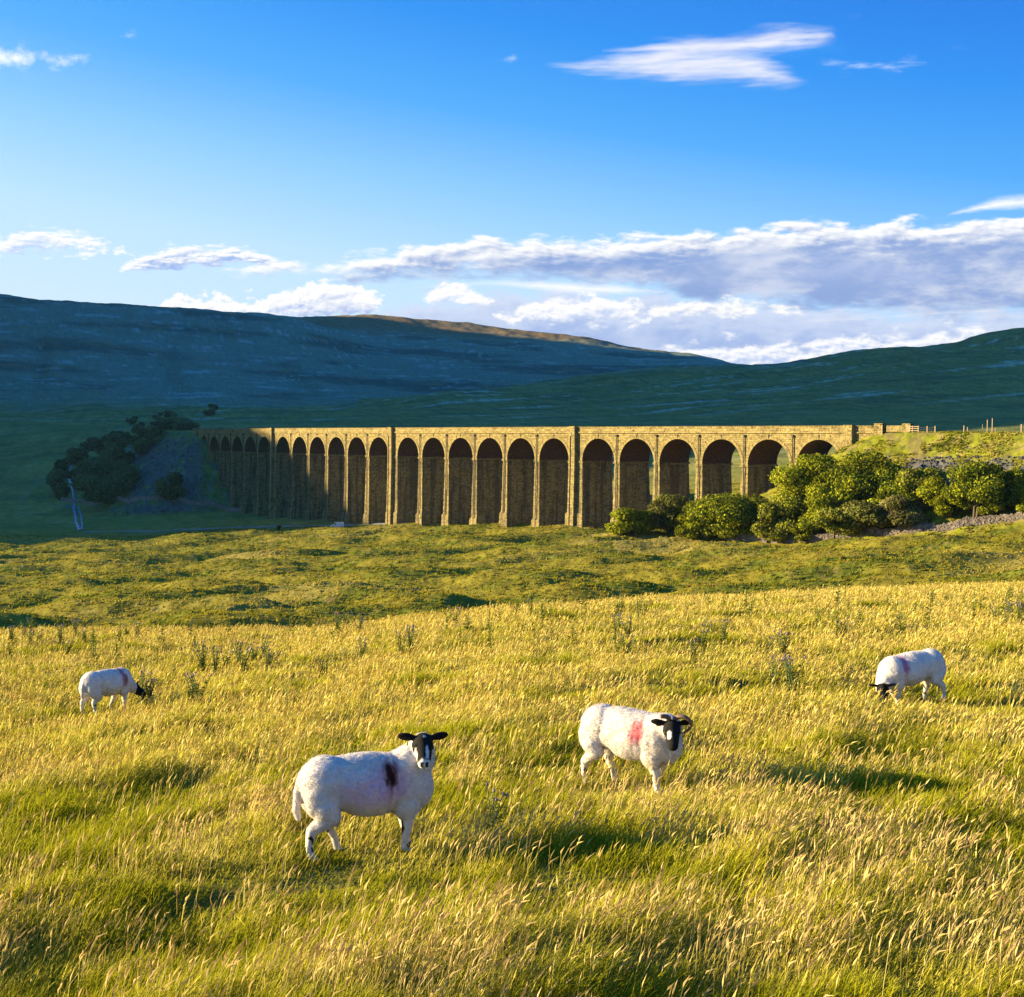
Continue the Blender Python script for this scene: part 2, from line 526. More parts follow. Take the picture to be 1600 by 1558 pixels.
LAND = {
    0: _c((100, 'z', -17.5), (150, 'z', -24), (200, 'z', -26.8), (300, 'z', -32), (400, 'z', -36), (480, 'z', -38.3), (560, 'z', -39.5), (620, 'z', -38.6), (700, 'y', 770), (800, 'y', 735), (900, 'y', 706), (1000, 'y', 682), (1100, 'y', 662), (1250, 'y', 646), (1350, 'y', 640), (1500, 'y', 606), (1700, 'y', 560), (1900, 'y', 517), (2200, 'y', 462), (2600, 'y', 475), (3300, 'y', 560)),
    150: _c((100, 'z', -17.5), (150, 'z', -23.8), (200, 'z', -26.6), (300, 'z', -31.8), (400, 'z', -35.8), (480, 'z', -38), (560, 'z', -39), (620, 'z', -38.0), (700, 'y', 765), (800, 'y', 718), (900, 'y', 690), (1000, 'y', 673), (1100, 'y', 662), (1250, 'y', 645), (1350, 'y', 640), (1500, 'y', 610), (1700, 'y', 570), (1900, 'y', 528), (2220, 'y', 474), (2600, 'y', 485), (3300, 'y', 570)),
    300: _c((100, 'z', -17.5), (150, 'z', -23.5), (200, 'z', -26.4), (300, 'z', -31.2), (400, 'z', -35), (480, 'z', -37.3), (560, 'z', -37.8), (640, 'z', -35), (700, 'z', -30), (800, 'y', 718), (900, 'y', 688), (1000, 'y', 670), (1100, 'y', 662), (1250, 'y', 646), (1350, 'y', 638), (1500, 'y', 612), (1700, 'y', 582), (1950, 'y', 545), (2250, 'y', 485), (2600, 'y', 494), (3300, 'y', 570)),
    430: _c((100, 'z', -17.5), (150, 'z', -23.2), (200, 'z', -26.2), (300, 'z', -30.4), (400, 'z', -34), (505, 'z', -36.3), (567, 'z', -36.2), (640, 'z', -33), (750, 'z', -22), (900, 'z', -8), (1000, 'y', 672), (1150, 'y', 656), (1300, 'y', 640), (1400, 'y', 636), (1500, 'y', 622), (1700, 'y', 596), (2000, 'y', 552), (2320, 'y', 492), (2600, 'y', 498), (2850, 'y', 495), (3300, 'y', 570)),
    600: _c((100, 'z', -17.5), (150, 'z', -23), (200, 'z', -25.8), (300, 'z', -29.3), (400, 'z', -32.2), (487, 'z', -34.3), (560, 'z', -33), (650, 'z', -28), (800, 'z', -13), (1000, 'y', 668), (1200, 'y', 645), (1400, 'y', 627), (1550, 'y', 629), (1700, 'y', 612), (2000, 'y', 585), (2300, 'y', 548), (2600, 'y', 520), (2900, 'y', 495), (3400, 'y', 560)),
    700: _c((100, 'z', -17.3), (150, 'z', -22.7), (200, 'z', -25.5), (300, 'z', -28.6), (400, 'z', -31.2), (450, 'z', -32.6), (560, 'z', -31), (650, 'z', -25), (800, 'z', -10), (1000, 'y', 666), (1200, 'y', 640), (1420, 'y', 613), (1600, 'y', 617), (1800, 'y', 604), (2100, 'y', 578), (2400, 'y', 545), (2600, 'y', 525), (2900, 'y', 502), (3400, 'y', 560)),
    900: _c((100, 'z', -16.8), (150, 'z', -22), (200, 'z', -25), (300, 'z', -27.4), (400, 'z', -29.7), (480, 'z', -29.5), (560, 'z', -27), (650, 'z', -20), (800, 'z', -5), (1000, 'y', 662), (1200, 'y', 636), (1400, 'y', 610), (1550, 'y', 589), (1750, 'y', 595), (2000, 'y', 580), (2400, 'y', 552), (2800, 'y', 525), (3400, 'y', 580)),
    1000: _c((100, 'z', -16.4), (150, 'z', -21.5), (200, 'z', -24.6), (300, 'z', -26.6), (380, 'z', -28.2), (480, 'z', -26.5), (560, 'z', -23), (650, 'z', -16), (800, 'z', -3), (1000, 'y', 658), (1200, 'y', 630), (1400, 'y', 602), (1570, 'y', 578), (1750, 'y', 583), (2000, 'y', 575), (2400, 'y', 556), (2750, 'y', 545), (3400, 'y', 590)),
    1100: _c((100, 'z', -16), (150, 'z', -20.8), (200, 'z', -23.8), (300, 'z', -25.4), (340, 'z', -26.0), (400, 'z', -25.6), (480, 'z', -23), (560, 'z', -19), (650, 'z', -12), (800, 'z', -1), (1000, 'y', 655), (1200, 'y', 624), (1400, 'y', 596), (1590, 'y', 572), (1800, 'y', 573), (2200, 'y', 565), (2700, 'y', 560), (3400, 'y', 600)),
    1200: _c((100, 'z', -15.5), (150, 'z', -20), (200, 'z', -22.9), (300, 'z', -24.7), (340, 'z', -24.6), (400, 'z', -23), (480, 'z', -19.5), (560, 'z', -15), (650, 'z', -9), (800, 'z', 0), (1000, 'y', 650), (1200, 'y', 620), (1400, 'y', 594), (1600, 'y', 568), (1900, 'y', 574), (2700, 'y', 590), (3400, 'y', 620)),
    1400: _c((100, 'z', -14.6), (150, 'z', -19), (200, 'z', -21.8), (295, 'z', -22.0), (330, 'z', -21.0), (400, 'z', -18), (480, 'z', -14), (560, 'z', -10), (650, 'z', -6), (800, 'z', 2), (1000, 'y', 645), (1200, 'y', 608), (1400, 'y', 575), (1650, 'y', 543), (2000, 'y', 550), (2700, 'y', 590), (3400, 'y', 620)),
    1600: _c((100, 'z', -13.4), (150, 'z', -17.6), (200, 'z', -20.4), (290, 'z', -19.4), (330, 'z', -17), (400, 'z', -13), (480, 'z', -9), (560, 'z', -6), (650, 'z', -3), (800, 'z', 5), (1000, 'y', 640), (1200, 'y', 598), (1450, 'y', 555), (1700, 'y', 515), (2100, 'y', 530), (2700, 'y', 590), (3400, 'y', 620)),
}
_cols = np.array(sorted(LAND))
_logD = np.log(np.geomspace(95, 3400, 260))


def _pchip(xk, yk, x):
    h = np.diff(xk); d = np.diff(yk) / h
    m = np.zeros(len(xk))
    m[0], m[-1] = d[0], d[-1]
    for i in range(1, len(xk) - 1):
        if d[i - 1] * d[i] > 0:
            w1, w2 = 2 * h[i] + h[i - 1], h[i] + 2 * h[i - 1]
            m[i] = (w1 + w2) / (w1 / d[i - 1] + w2 / d[i])
    i = np.clip(np.searchsorted(xk, x) - 1, 0, len(xk) - 2)
    t = (x - xk[i]) / h[i]
    return ((1 + 2 * t) * (1 - t) ** 2 * yk[i] + t * (1 - t) ** 2 * h[i] * m[i] + t * t * (3 - 2 * t) * yk[i + 1] + t * t * (t - 1) * h[i] * m[i + 1])


_fine = np.arange(-200, 1801, 10.0)
_tab = np.array([_pchip(np.array([p[0] for p in LAND[c]], float), np.array([p[1] for p in LAND[c]], float), np.exp(_logD)) for c in _cols])
_tabf = np.array([_pchip(_cols.astype(float), _tab[:, k], np.clip(_fine, 0, 1600)) for k in range(len(_logD))]).T   # (px, D)


def land(px, D):
    a = np.clip((px + 200) / 10.0, 0, len(_fine) - 1.001)
    b = np.clip((np.log(np.maximum(D, 1)) - _logD[0]) / (_logD[1] - _logD[0]), 0, len(_logD) - 1.001)
    i, j = a.astype(int), b.astype(int)
    u, v = a - i, b - j
    z = (_tabf[i, j] * (1 - u) + _tabf[i + 1, j] * u) * (1 - v) + (_tabf[i, j + 1] * (1 - u) + _tabf[i + 1, j + 1] * u) * v
    far = np.maximum(D - 3400, 0)
    return np.maximum(z - far * .05, -110)


def fore(x, px, D):
    D0 = np.interp(px, [0, 500, 800, 1200, 1600], [29, 30, 31, 41, 52])
    e = np.maximum(D - D0, 0)
    e2 = np.where(e < 32, .0019 * e * e, .0019 * 32 * 32 + .1216 * (e - 32))
    z = -2.25 - .077 * D - e2
    return z + .10 * np.maximum(np.minimum(x, 0), -7) * np.clip(D / 20, 0, 1)


def hum_near(x, y):
    """tussocky ground of the foreground"""
    a = .09 * perlin(x / 3.1, y / 3.1, 3) + .10 * perlin(x / 1.3 + 7, y / 1.3, 5) + .035 * perlin(x / .5, y / .5, 6)
    return a + .17 * ledge(x, y)[0]


def ledge(x, y):
    """little terraces trodden by the sheep: height and how near the riser is"""
    s = y / 2.1 + 1.1 * perlin(x / 4.5, y / 4.0, 9) + .35 * perlin(x / 1.4, y / 1.4, 10) + x * .06
    f = s - np.floor(s)
    m = sstep(perlin(x / 5.0, y / 3.2, 12), -.25, .45)
    h = np.where(f < .16, sstep(f, 0, .16), 1 - (f - .16) / .84)
    return (h - .5) * m, m * np.exp(-((f - .05) / .16) ** 2)


def hum_mid(x, y):
    w = 3 * perlin(x / 30, y / 30, 41)
    a = perlin((x + w) / 24, (y + w) / 14, 21)
    b = perlin(x / 11 + 3, y / 7, 22)
    return 1.7 * np.tanh(1.8 * a) + .75 * b + .22 * fbm(x / 3.5, y / 3.0, 3, 23)


SHEEP_SPOT = [(574, 1334, 9.6), (986, 1234, 12.0), (1426, 1102, 18.2), (168, 1114, 22.3)]
ANCH = [at(*q) for q in SHEEP_SPOT]


def anchor(x, y, z, px, D):
    for a in ANCH:
        d2 = ((x - a[0]) ** 2 + (y - a[1]) ** 2) / 1.5 ** 2
        k = np.nonzero(d2 < 12)[0]
        if len(k):
            w = np.exp(-d2[k] ** 2 * .5)
            z[k] = z[k] * (1 - w) + (a[2] - .077 * (y[k] - a[1])) * w
    return z


def emb_dist(x, y, s0, s1):
    """distance from the railway line between two chainages"""
    ss = np.arange(s0, s1 + .1, 6.0)
    P = rail(ss, 0, 0)[:, :2]
    best = np.full(np.shape(x), 1e9)
    for a, b in zip(P[:-1], P[1:]):
        d = b - a
        t = np.clip(((x - a[0]) * d[0] + (y - a[1]) * d[1]) / (d @ d), 0, 1)
        best = np.minimum(best, np.hypot(x - a[0] - t * d[0], y - a[1] - t * d[1]))
    return best


def terrain(x, y, parts=False):
    x = np.asarray(x, float); y = np.asarray(y, float)
    r = np.hypot(x, y)
    az = np.arctan2(x, y)
    azc = np.clip(az, -R(24), R(24))
    D = r * np.cos(azc)
    px = CX + F * np.tan(azc)
    zf = fore(x, px, D)
    zl = land(px, D)
    k = sstep(D, 100, 150)
    z = zf * (1 - k) + zl * k
    z = z + hum_near(x, y) * (1 - sstep(D, 55, 110))
    if D.min() < 60:
        z = anchor(x, y, z, px, D)
    mid = sstep(D, 110, 170) * (1 - .75 * sstep(D, 455, 520)) * (1 - sstep(D, 800, 1100))
    z = z + mid * hum_mid(x, y)
    # gullies and steps of the far moor
    far = sstep(D, 900, 1500)
    q = fbm(x / 150 + .5 * y / 150, y / 420 - .3 * x / 420, 4, 31)
    z = z + far * (4.5 * q + 1.8 * fbm(x / 40, y / 60, 3, 33))
    z = z - far * 9.0 * np.exp(-((perlin(x / 170 + .35 * y / 170, y / 900, 35)) / .10) ** 2) * sstep(D, 1350, 1700) * (1 - sstep(D, 1750, 2050))
    near = (D > 180) & (D < 1150)
    e = np.full(z.shape, -1e3)
    if near.any():
        xs, ys = x[near], y[near]
        lump = .5 * fbm(xs / 5, ys / 5, 4, 51)
        dr = emb_dist(xs, ys, LEN + 9, LEN + 240)
        dl = emb_dist(xs, ys, -400, -3)
        tl = np.clip((ys - 700) / 200, 0, 1)
        er = -.15 - np.maximum(dr - 6.2, 0) * .60 + lump * sstep(dr, 7, 12)
        el_ = -9 * tl * tl - np.maximum(dl - 6.0, 0) * .78 + lump * sstep(dl, 7, 12)
        e[near] = np.maximum(er, el_)
    if parts:
        return np.maximum(z, e), e - z, D, px
    return np.maximum(z, e)


def hgt(x, y):
    return float(terrain(np.array([x]), np.array([y]))[0])


def ground_hit(px, py, dmin=5.0, dmax=3500.0):
    """walk along a sight line until it meets the land"""
    d = px_dir(px, py)
    D = np.geomspace(dmin, dmax, 4000)
    P = d[None] * (D / d[1])[:, None]
    g = terrain(P[:, 0], P[:, 1])
    k = np.nonzero(P[:, 2] <= g)[0]
    i = k[0] if len(k) else len(D) - 1
    return np.array([P[i, 0], P[i, 1], g[i]])


def land_material():
    m = bpy.data.materials.new('land')
    m.use_nodes = True
    nt = m.node_tree
    g = NG(nt)
    b = nt.nodes['Principled BSDF']
    b.inputs['Roughness'].default_value = 1
    b.inputs['Specular IOR Level'].default_value = 0.05
    a = g.new('ShaderNodeVertexColor', layer_name='Col')
    geo = g.new('ShaderNodeNewGeometry')
    n = g.noise(geo.outputs['Position'], .9, 6, .65)
    n2 = g.noise(geo.outputs['Position'], .12, 5, .6)
    f = g.add(g.mul(n, 1.1), g.mul(n2, .9))
    c = g.mix(1.0, a.outputs[0], g.xyz(f, f, f), 'MULTIPLY')
    nt.links.new(c, b.inputs['Base Color'])
    bp = g.new('ShaderNodeBump')
    bp.inputs['Strength'].default_value = .9
    bp.inputs['Distance'].default_value = .35
    nt.links.new(n, bp.inputs['Height'])
    nt.links.new(bp.outputs[0], b.inputs['Normal'])
    return m


M_LAND = land_material()


def mixc(a, b, t):
    return a * (1 - t[:, None]) + np.asarray(b)[None] * t[:, None]


def land_colour(x, y, z, e, D, px):
    n1 = fbm(x / 14, y / 9, 4, 61)
    n2 = fbm(x / 60, y / 45, 4, 62)
    n3 = fbm(x / 3, y / 3, 3, 63)
    c = np.tile(np.array([.15, .14, .030]), (len(x), 1))                       # thatch under the near grass
    mid = np.tile(np.array([.190, .165, .020]), (len(x), 1))
    mid = mixc(mid, (.130, .145, .016), sstep(n1, -.1, .5))
    mid = mixc(mid, (.230, .190, .050), sstep(n2 + .4 * n3, .25, .9) * .8)
    mid = mixc(mid, (.190, .120, .045), sstep(n3 + n1, .8, 1.3) * .5)
    k = sstep(D, 70, 120)
    c = c * (1 - k[:, None]) + mid * k[:, None]
    moor = np.tile(np.array([.175, .185, .045]), (len(x), 1))
    moor = mixc(moor, (.23, .22, .055), sstep(n2, -.2, .6))
    moor = mixc(moor, (.095, .115, .038), sstep(fbm(x / 90, y / 30, 4, 64), .1, .7) * .8)
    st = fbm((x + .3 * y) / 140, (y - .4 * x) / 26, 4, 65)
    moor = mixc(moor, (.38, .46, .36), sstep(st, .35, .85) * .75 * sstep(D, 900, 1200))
    fine = fbm((x + .25 * y) / 8, y / 55, 5, 68)
    moor = mixc(moor, (.09, .11, .034), sstep(fine, .05, .7) * .5)
    moor = mixc(moor, (.25, .27, .13), sstep(-fine, .2, .8) * .35)
    k = sstep(D, 440, 640)
    c = c * (1 - k[:, None]) + moor * k[:, None]
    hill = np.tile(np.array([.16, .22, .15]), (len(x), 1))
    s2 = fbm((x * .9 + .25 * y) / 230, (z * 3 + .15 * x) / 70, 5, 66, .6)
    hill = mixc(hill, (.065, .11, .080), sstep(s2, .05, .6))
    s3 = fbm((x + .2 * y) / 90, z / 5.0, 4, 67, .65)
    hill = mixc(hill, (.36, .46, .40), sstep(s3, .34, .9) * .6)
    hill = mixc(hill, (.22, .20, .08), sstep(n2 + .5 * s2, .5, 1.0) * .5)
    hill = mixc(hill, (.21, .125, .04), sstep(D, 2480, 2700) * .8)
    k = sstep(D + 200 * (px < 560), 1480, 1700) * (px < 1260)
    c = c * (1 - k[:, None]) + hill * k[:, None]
    # embankments: scree with grass creeping over it
    on = sstep(e, -.3, .8)
    sl = np.tile(np.array([.19, .20, .014]), (len(x), 1))
    sl = mixc(sl, (.21, .17, .05), sstep(n3, 0, .6))
    sl = mixc(sl, (.085, .095, .020), sstep(fbm(x / 2.2 + 9, y / 2.2, 3, 73), .05, .5) * .8)
    sl = mixc(sl, (.16, .125, .055), sstep(fbm(x / 7, y / 7 + 4, 3, 74), .1, .6) * .7)
    sn = fbm(x / 9 + 5, y / 9, 4, 71) + .4 * fbm(x / 2.5, y / 2.5, 2, 72)
    rs = sstep(px, 1380, 1440) * sstep(-z, 5.0, 7.5) * (1 - sstep(-z, 13, 16))
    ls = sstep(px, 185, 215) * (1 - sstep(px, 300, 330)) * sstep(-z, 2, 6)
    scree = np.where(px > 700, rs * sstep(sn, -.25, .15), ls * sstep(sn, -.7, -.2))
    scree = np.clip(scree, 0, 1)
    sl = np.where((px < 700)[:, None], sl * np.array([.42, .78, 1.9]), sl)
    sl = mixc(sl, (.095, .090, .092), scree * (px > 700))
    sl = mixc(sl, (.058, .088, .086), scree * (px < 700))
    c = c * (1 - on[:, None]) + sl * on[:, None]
    return np.clip(c * (1 + .25 * n3)[:, None], .004, 1)


def build_land():
    azd = np.concatenate([np.linspace(-180, -40, 36)[:-1], np.linspace(-40, -23, 30)[:-1], np.linspace(-23, 23, 660), np.linspace(23, 40, 30)[1:], np.linspace(40, 180, 36)[1:]])
    rr = [0.05, 1, 2, 3, 4]
    while rr[-1] < 3550:
        r = rr[-1]
        if r < 60: rr.append(r + .09 + .004 * r)
        elif r < 180: rr.append(r * 1.02)
        elif r < 360: rr.append(r + .85)
        elif r < 700: rr.append(r + 1.7)
        else: rr.append(r * 1.0065)
    rr = np.array(rr)
    A, RR = np.meshgrid(np.radians(azd), rr)
    x, y = RR * np.sin(A), RR * np.cos(A)
    z, e, D, px = terrain(x.ravel(), y.ravel(), True)
    xf, yf = x.ravel(), y.ravel()
    # shallow bed for the beck
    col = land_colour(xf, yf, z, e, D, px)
    n, m = A.shape
    i, j = np.meshgrid(np.arange(n - 1), np.arange(m - 1), indexing='ij')
    q = np.stack([i * m + j, i * m + j + 1, (i + 1) * m + j + 1, (i + 1) * m + j], -1).reshape(-1, 4)[:, ::-1]
    v = np.stack([xf, yf, z], -1)
    Dq = D[q].mean(1); eq = e[q].max(1); pq = px[q].mean(1)
    kind = np.where(Dq > 1000, 1, 0)
    kind = np.where((eq > 0) & (Dq < 1150), np.where(pq > 700, 2, 3), kind)
    for k, nm in ((0, 'ground'), (1, 'hills'), (2, 'embankment'), (3, 'embankment')):
        f = q[kind == k]
        u, inv = np.unique(f, return_inverse=True)
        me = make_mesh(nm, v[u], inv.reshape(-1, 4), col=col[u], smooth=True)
        tag(obj(nm, me, M_LAND), kind='structure')


def build_west_hill():
    """the fell west of the dale, out of frame, behind which the sun is going down: it shades the far side of the valley"""
    bnd = [at(0, 845, 445), at(300, 833, 478), at(430, 826, 505), at(585, 818, 500), at(520, 760, 527), at(440, 690, 565), at(408, 668, 592)]
    ridge_x = lambda yy: -700 - .30 * (yy - 400)
    pts = []
    for P in bnd:
        d = 300.0
        for _ in range(60):
            X, Y = P[0] + SUN_H[0] * d, P[1] + SUN_H[1] * d
            d += (X - ridge_x(Y)) / 1.0 * .8
        pts.append((P[1] + SUN_H[1] * d, P[2] + d * math.tan(SUN_EL)))
    pts.sort()
    yk = [p[0] for p in pts]; zk = list(np.maximum.accumulate([p[1] for p in pts]))
    yk = [-1500, yk[0] - 500, yk[0] - 150, yk[0] - 40] + yk + [yk[-1] + 120, yk[-1] + 420, yk[-1] + 700, 1900, 2450, 3400]
    zk = [0, -40, 20, zk[0] - 40] + zk + [zk[-1] + 60, zk[-1] + 210, 520, 640, 548, 430]
    Y = np.linspace(-1500, 3300, 500)
    T = np.linspace(-1, 1, 61)
    Z = np.interp(Y, yk, zk) + 1.5 * fbm(Y / 60, Y * 0, 3, 81)
    P = np.zeros((len(Y), len(T), 3))
    for i, yy in enumerate(Y):
        wl, wr = 1500.0, 400.0
        off = np.where(T < 0, T * wl, T * wr)
        prof = np.where(np.abs(T) < 1e-6, 1, (1 - np.abs(T)) ** 1.3)
        P[i, :, 0] = ridge_x(yy) + off
        P[i, :, 1] = yy
        P[i, :, 2] = -60 + (Z[i] + 60) * prof
    P[:, :, 2] += 3 * fbm(P[:, :, 0] / 90, P[:, :, 1] / 90, 3, 82) * (np.abs(T) > .05)
    mb = MB(); mb.grid(P[:, ::-1])
    V = np.concatenate(mb.v)
    col = np.clip(np.array([.06, .09, .035]) * (1 + .4 * fbm(V[:, 0] / 80, V[:, 1] / 80, 3, 83))[:, None], .01, 1)
    tag(obj('hills', mb.mesh('hills', col=col, smooth=True), M_LAND), kind='structure')


def build_clouds():
    azs, els = np.radians(np.linspace(-40, 40, 41)), np.radians(np.linspace(-4, 26, 16))
    E, A = np.meshgrid(els, azs, indexing='ij')
    P = 9000 * np.stack([np.sin(A) * np.cos(E), np.cos(A) * np.cos(E), np.sin(E)], -1)
    mb = MB(); mb.grid(P)
    tag(obj('clouds', mb.mesh('clouds', smooth=True), cloud_material()), kind='stuff')


def build_haze():
    m = bpy.data.materials.new('haze')
    m.use_nodes = True
    nt = m.node_tree
    nt.nodes.clear()
    g = NG(nt)
    v = g.new('ShaderNodeVolumePrincipled')
    v.inputs['Color'].default_value = (.30, .72, 1.0, 1)
    v.inputs['Density'].default_value = HAZE
    v.inputs['Anisotropy'].default_value = .55
    out = g.new('ShaderNodeOutputMaterial')
    nt.links.new(v.outputs[0], out.inputs['Volume'])
    mb = MB()
    mb.box((0, 0, 270), (7300, 7300, 820))
    tag(obj('haze', mb.mesh('haze'), m), kind='stuff')


HAZE = .000033
build_land()
build_west_hill()
build_clouds()
if HAZE: build_haze()
# ------------------------------------------------------------------ viaduct
PAR, STR, CROWN, SPR = 1.6, -.35, -1.95, -8.8     # parapet top, string course, crown of the arches, springing


def stone_material(name, streak=0.0, base=(.30, .24, .10), dark=(.060, .048, .030), bw=1.1, bh=.5):
    m = bpy.data.materials.new(name)
    m.use_nodes = True
    nt = m.node_tree
    g = NG(nt)
    b = nt.nodes['Principled BSDF']
    b.inputs['Roughness'].default_value = .95
    b.inputs['Specular IOR Level'].default_value = .1
    uv = g.new('ShaderNodeUVMap')
    geo = g.new('ShaderNodeNewGeometry')
    br = g.new('ShaderNodeTexBrick')
    br.offset = .5; br.squash = 1.3; br.squash_frequency = 3
    nt.links.new(uv.outputs[0], br.inputs['Vector'])
    br.inputs['Color1'].default_value = (*base, 1)
    br.inputs['Color2'].default_value = (base[0] * .5, base[1] * .48, base[2] * .46, 1)
    br.inputs['Mortar'].default_value = (*dark, 1)
    br.inputs['Scale'].default_value = 1
    br.inputs['Mortar Size'].default_value = .03
    br.inputs['Mortar Smooth'].default_value = .4
    br.inputs['Bias'].default_value = -.1
    br.inputs['Brick Width'].default_value = bw
    br.inputs['Row Height'].default_value = bh
    n = g.noise(geo.outputs['Position'], 1.6, 5, .7)
    n2 = g.noise(geo.outputs['Position'], .25, 4, .6)
    c = g.mix(g.ss(n, .50, .68), br.outputs[0], (base[0] * 1.25, base[1] * 1.22, base[2] * 1.1))
    c = g.mix(g.mul(g.ss(n2, .5, .72), .45), c, dark)
    n3 = g.noise(geo.outputs['Position'], 1.3, 3, .6)
    c = g.mix(g.mul(g.ss(n3, .58, .66), .75), c, (dark[0] * .6, dark[1] * .6, dark[2] * .6))
    if streak:                                     # damp runs and algae down the piers
        sp = g.new('ShaderNodeSeparateXYZ')
        nt.links.new(uv.outputs[0], sp.inputs[0])
        r1 = g.noise(g.xyz(g.mul(sp.outputs[0], .55), g.mul(sp.outputs[1], .035), 0), 1.0, 4, .6)
        r2 = g.noise(g.xyz(g.mul(sp.outputs[0], .7), g.mul(sp.outputs[1], .12), 4.0), 1.0, 4, .65)
        c = g.mix(g.mul(g.ss(r1, .46, .60), streak), c, (.030, .026, .028))
        c = g.mix(g.mul(g.ss(r2, .60, .70), streak * .8), c, (.075, .12, .11))
    nt.links.new(c, b.inputs['Base Color'])
    bp = g.new('ShaderNodeBump')
    bp.inputs['Strength'].default_value = 1.0
    bp.inputs['Distance'].default_value = .25
    h = g.sub(n, g.mul(br.outputs[1], .5))
    nt.links.new(h, bp.inputs['Height'])
    nt.links.new(bp.outputs[0], b.inputs['Normal'])
    return m


def plain_material(name, col, rough=.8, metal=0.0, var=.25, scale=4.0, spec=.3):
    m = bpy.data.materials.new(name)
    m.use_nodes = True
    nt = m.node_tree
    g = NG(nt)
    b = nt.nodes['Principled BSDF']
    b.inputs['Roughness'].default_value = rough
    b.inputs['Metallic'].default_value = metal
    b.inputs['Specular IOR Level'].default_value = spec
    tc = g.new('ShaderNodeTexCoord')
    n = g.noise(tc.outputs['Object'], scale, 4, .6)
    c = g.mix(n, tuple(k * (1 - var) for k in col), tuple(min(1, k * (1 + var)) for k in col))
    nt.links.new(c, b.inputs['Base Color'])
    return m


M_STONE = stone_material('gritstone')
M_STONE_P = stone_material('gritstone_pier', streak=.55)
M_STONE_B = stone_material('gritstone_rough', bw=1.5, bh=.75)
M_SOFFIT = stone_material('brick_lining', base=(.17, .085, .05), dark=(.07, .045, .035), bw=.5, bh=.18)
M_PIPE = plain_material('iron', (.035, .032, .03), .7)


def sweep(s0, s1, ds, section):
    """section: list of (o, z) outlining a closed profile, swept along the line"""
    S = np.arange(s0, s1, ds)
    S = np.append(S, s1)
    sec = np.array(section + [section[0]])
    P = np.stack([rail(np.full(len(sec), s), sec[:, 0], sec[:, 1]) for s in S])
    L = np.concatenate([[0], np.cumsum(np.hypot(*np.diff(sec, axis=0).T))])
    UV = np.stack([np.repeat(S[:, None], len(sec), 1), np.repeat((L + sec[0, 1])[None], len(S), 0)], -1)
    mb = MB()
    mb.grid(P, UV)
    for k in (0, len(S) - 1):
        c = P[k, :-1]
        mb.put(np.concatenate([[c.mean(0)], c]), tris=[[0, 1 + (i + 1) % len(c), 1 + i] if k == 0 else [0, 1 + i, 1 + (i + 1) % len(c)] for i in range(len(c))])
    return mb


def pier_mesh(s, half, zb, plinth):
    """tapering pier between springing and ground; sections (half length along line, half width, z)"""
    top = SPR - .55
    secs = []
    for z in np.linspace(top, zb, 9):
        t = (top - z)
        secs.append((half + .022 * t, WID / 2 + .028 * t, z))
    out = []
    for k, (a, b, z) in enumerate(secs):
        out.append((a, b, z))
    mb = MB()
    rng = np.random.default_rng(int(s * 10) + 5)
    n = len(out)

    def ring(a, b, z):
        return np.array([(-a, -b), (a, -b), (a, b), (-a, b)]), z
    zs = np.linspace(top, zb, 40)
    A = np.interp(-zs, [-o[2] for o in out], [o[0] for o in out])
    B = np.interp(-zs, [-o[2] for o in out], [o[1] for o in out])
    st = (zs < zb + plinth)
    A = A + .38 * st; B = B + .38 * st
    A = A + rng.uniform(-.05, .09, len(zs)); B = B + rng.uniform(-.04, .06, len(zs))
    faces = [((-1, -1), (1, -1)), ((1, -1), (1, 1)), ((1, 1), (-1, 1)), ((-1, 1), (-1, -1))]
    for (p, q) in faces:
        Pl = np.stack([rail(s + p[0] * A, p[1] * B, zs), rail(s + q[0] * A, q[1] * B, zs)], 1)
        Lh = np.where(p[0] != q[0], 2 * A, 2 * B)
        UV = np.stack([np.stack([0 * zs + s * 1.7, zs], -1), np.stack([s * 1.7 + Lh, zs], -1)], 1)
        mb.grid(Pl[::-1], UV[::-1])
    return mb


